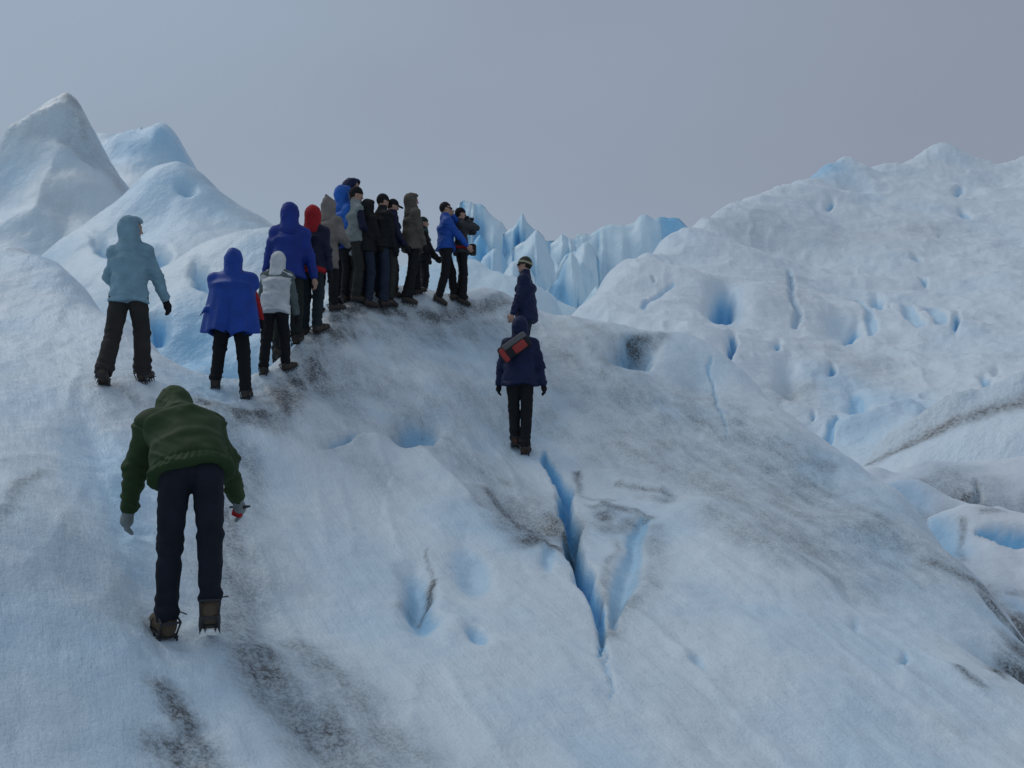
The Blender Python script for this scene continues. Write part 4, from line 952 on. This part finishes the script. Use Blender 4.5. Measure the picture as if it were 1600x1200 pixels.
# ------------------------------------------------------------------ things they carry
def rbox(name, parent, mat, c, half, rot=None, rad=.02, h=.008, bulge=0.0):
    half = np.array(half); rot = np.eye(3) if rot is None else rot
    def fn(p):
        q = np.abs((p - c) @ rot) - (half - rad)
        return np.linalg.norm(np.maximum(q, 0), axis=1) + np.minimum(q.max(1), 0) - rad + .003 * noise3(p[:, 0] * 25, p[:, 1] * 25, p[:, 2] * 25, 3)
    e = np.abs(rot) @ half
    co, q = surface_nets(fn, np.array(c) - e, np.array(c) + e, h); return mesh_obj(name, co, q, mat, parent)
# sling bag across the walker's back
wl = walk['base']; lc = walk['local']; s_ = walk['s']
bag = thing('sling_bag', 'red and grey sling bag slung diagonally across back of the navy walker', 'bag', wl, R_(-4) - math.atan2(wl[0], wl[1]))
cb = (lc['chest'] + lc['up'] * .05) * s_ + np.array([-.06, -.205, 0])
ry = lambda a: np.array([[math.cos(a), 0, math.sin(a)], [0, 1, 0], [-math.sin(a), 0, math.cos(a)]])
Rb = ry(R_(-35))
rbox('bag_body', bag, cloth('black_pack_cloth', (.015, .015, .018)), cb, (.215, .06, .105), Rb, .045)
rbox('top_panel', bag, cloth('grey_pack_cloth', (.13, .125, .13)), cb + Rb @ np.array([.04, -.034, .058]), (.17, .042, .038), Rb, .02)
rbox('front_pocket', bag, cloth('coral_red_pack_cloth', (.33, .045, .04)), cb + Rb @ np.array([.06, -.044, -.040]), (.095, .036, .055), Rb, .025)
rbox('side_pocket', bag, cloth('coral_red_pack_cloth', (.33, .045, .04)), cb + Rb @ np.array([-.165, -.038, -.02]), (.036, .036, .092), Rb, .02)
for it in ([(cb + Rb @ np.array([.15, .02, 0]), lc['sh'][1] * s_ + np.array([-.05, -.02, .085]), .018)], [(lc['sh'][1] * s_ + np.array([-.05, -.02, .085]), lc['sh'][1] * s_ + np.array([-.10, .14, .0]), .018)], [(cb + Rb @ np.array([-.15, .02, 0]), lc['waist'] * s_ + np.array([-.215, .02, .04]), .015)]):
    co, q = bars(it); mesh_obj('strap', co, q, cloth('black_pack_cloth', (.015, .015, .018)), bag)
# binoculars at the rightmost sightseer's eyes
wc = camp['base']; hw = (camp['wri'][0] + camp['wri'][1]) / 2
bino = thing('binoculars', 'black binoculars held to the eyes of the rightmost person on the crest', 'binoculars', wc)
fwd = camp['Rw'] @ np.array([0, 1, 0]); rt = camp['Rw'] @ np.array([1, 0, 0]); c0 = hw - wc + fwd * .02 + np.array([0, 0, .03])
for q_ in (-1, 1):
    co, q = bars([(c0 + rt * q_ * .035 - fwd * .06, c0 + rt * q_ * .035 + fwd * .0, .020), (c0 + rt * q_ * .037, c0 + rt * q_ * .04 + fwd * .07, .030)])
    mesh_obj('barrel', co, q, cloth('black_rubber', (.012, .012, .013), .5), bino)
co, q = bars([(c0 - rt * .035, c0 + rt * .035, .016)]); mesh_obj('bridge', co, q, cloth('black_rubber', (.012, .012, .013), .5), bino)
pou = thing('waist_pouch', 'dark pouch worn at the front waist of the person with binoculars', 'pouch', wc)
pp = camp['pel'] - wc + fwd * .19 + np.array([0, 0, .02])
rbox('pouch_body', pou, cloth('dark_brown_pouch', (.03, .022, .02)), pp, (.06, .09, .09), None, .04, .01)
rbox('belt', pou, RED, camp['pel'] - wc + np.array([0, 0, .02]), (.15, .19, .018), None, .012, .012)
# small red and black gadget in the green-jacketed man's right hand
wg = green['base']; hg = green['wri'][1] - wg + green['hd'][1] * .09
gad = thing('hand_held_gadget', 'small red and black gadget in right hand of the man in green', 'gadget', wg)
rbox('gadget_case', gad, RED, hg + np.array([-.01, -.02, -.02]), (.035, .02, .03), ry(R_(20)), .01)
co, q = bars([(hg + np.array([-.06, -.03, .015]), hg + np.array([.075, -.03, .02]), .008), (hg + np.array([.0, -.03, .0]), hg + np.array([.06, -.03, .02]), .010)])
mesh_obj('grip_bar', co, q, DARKMETAL, gad)
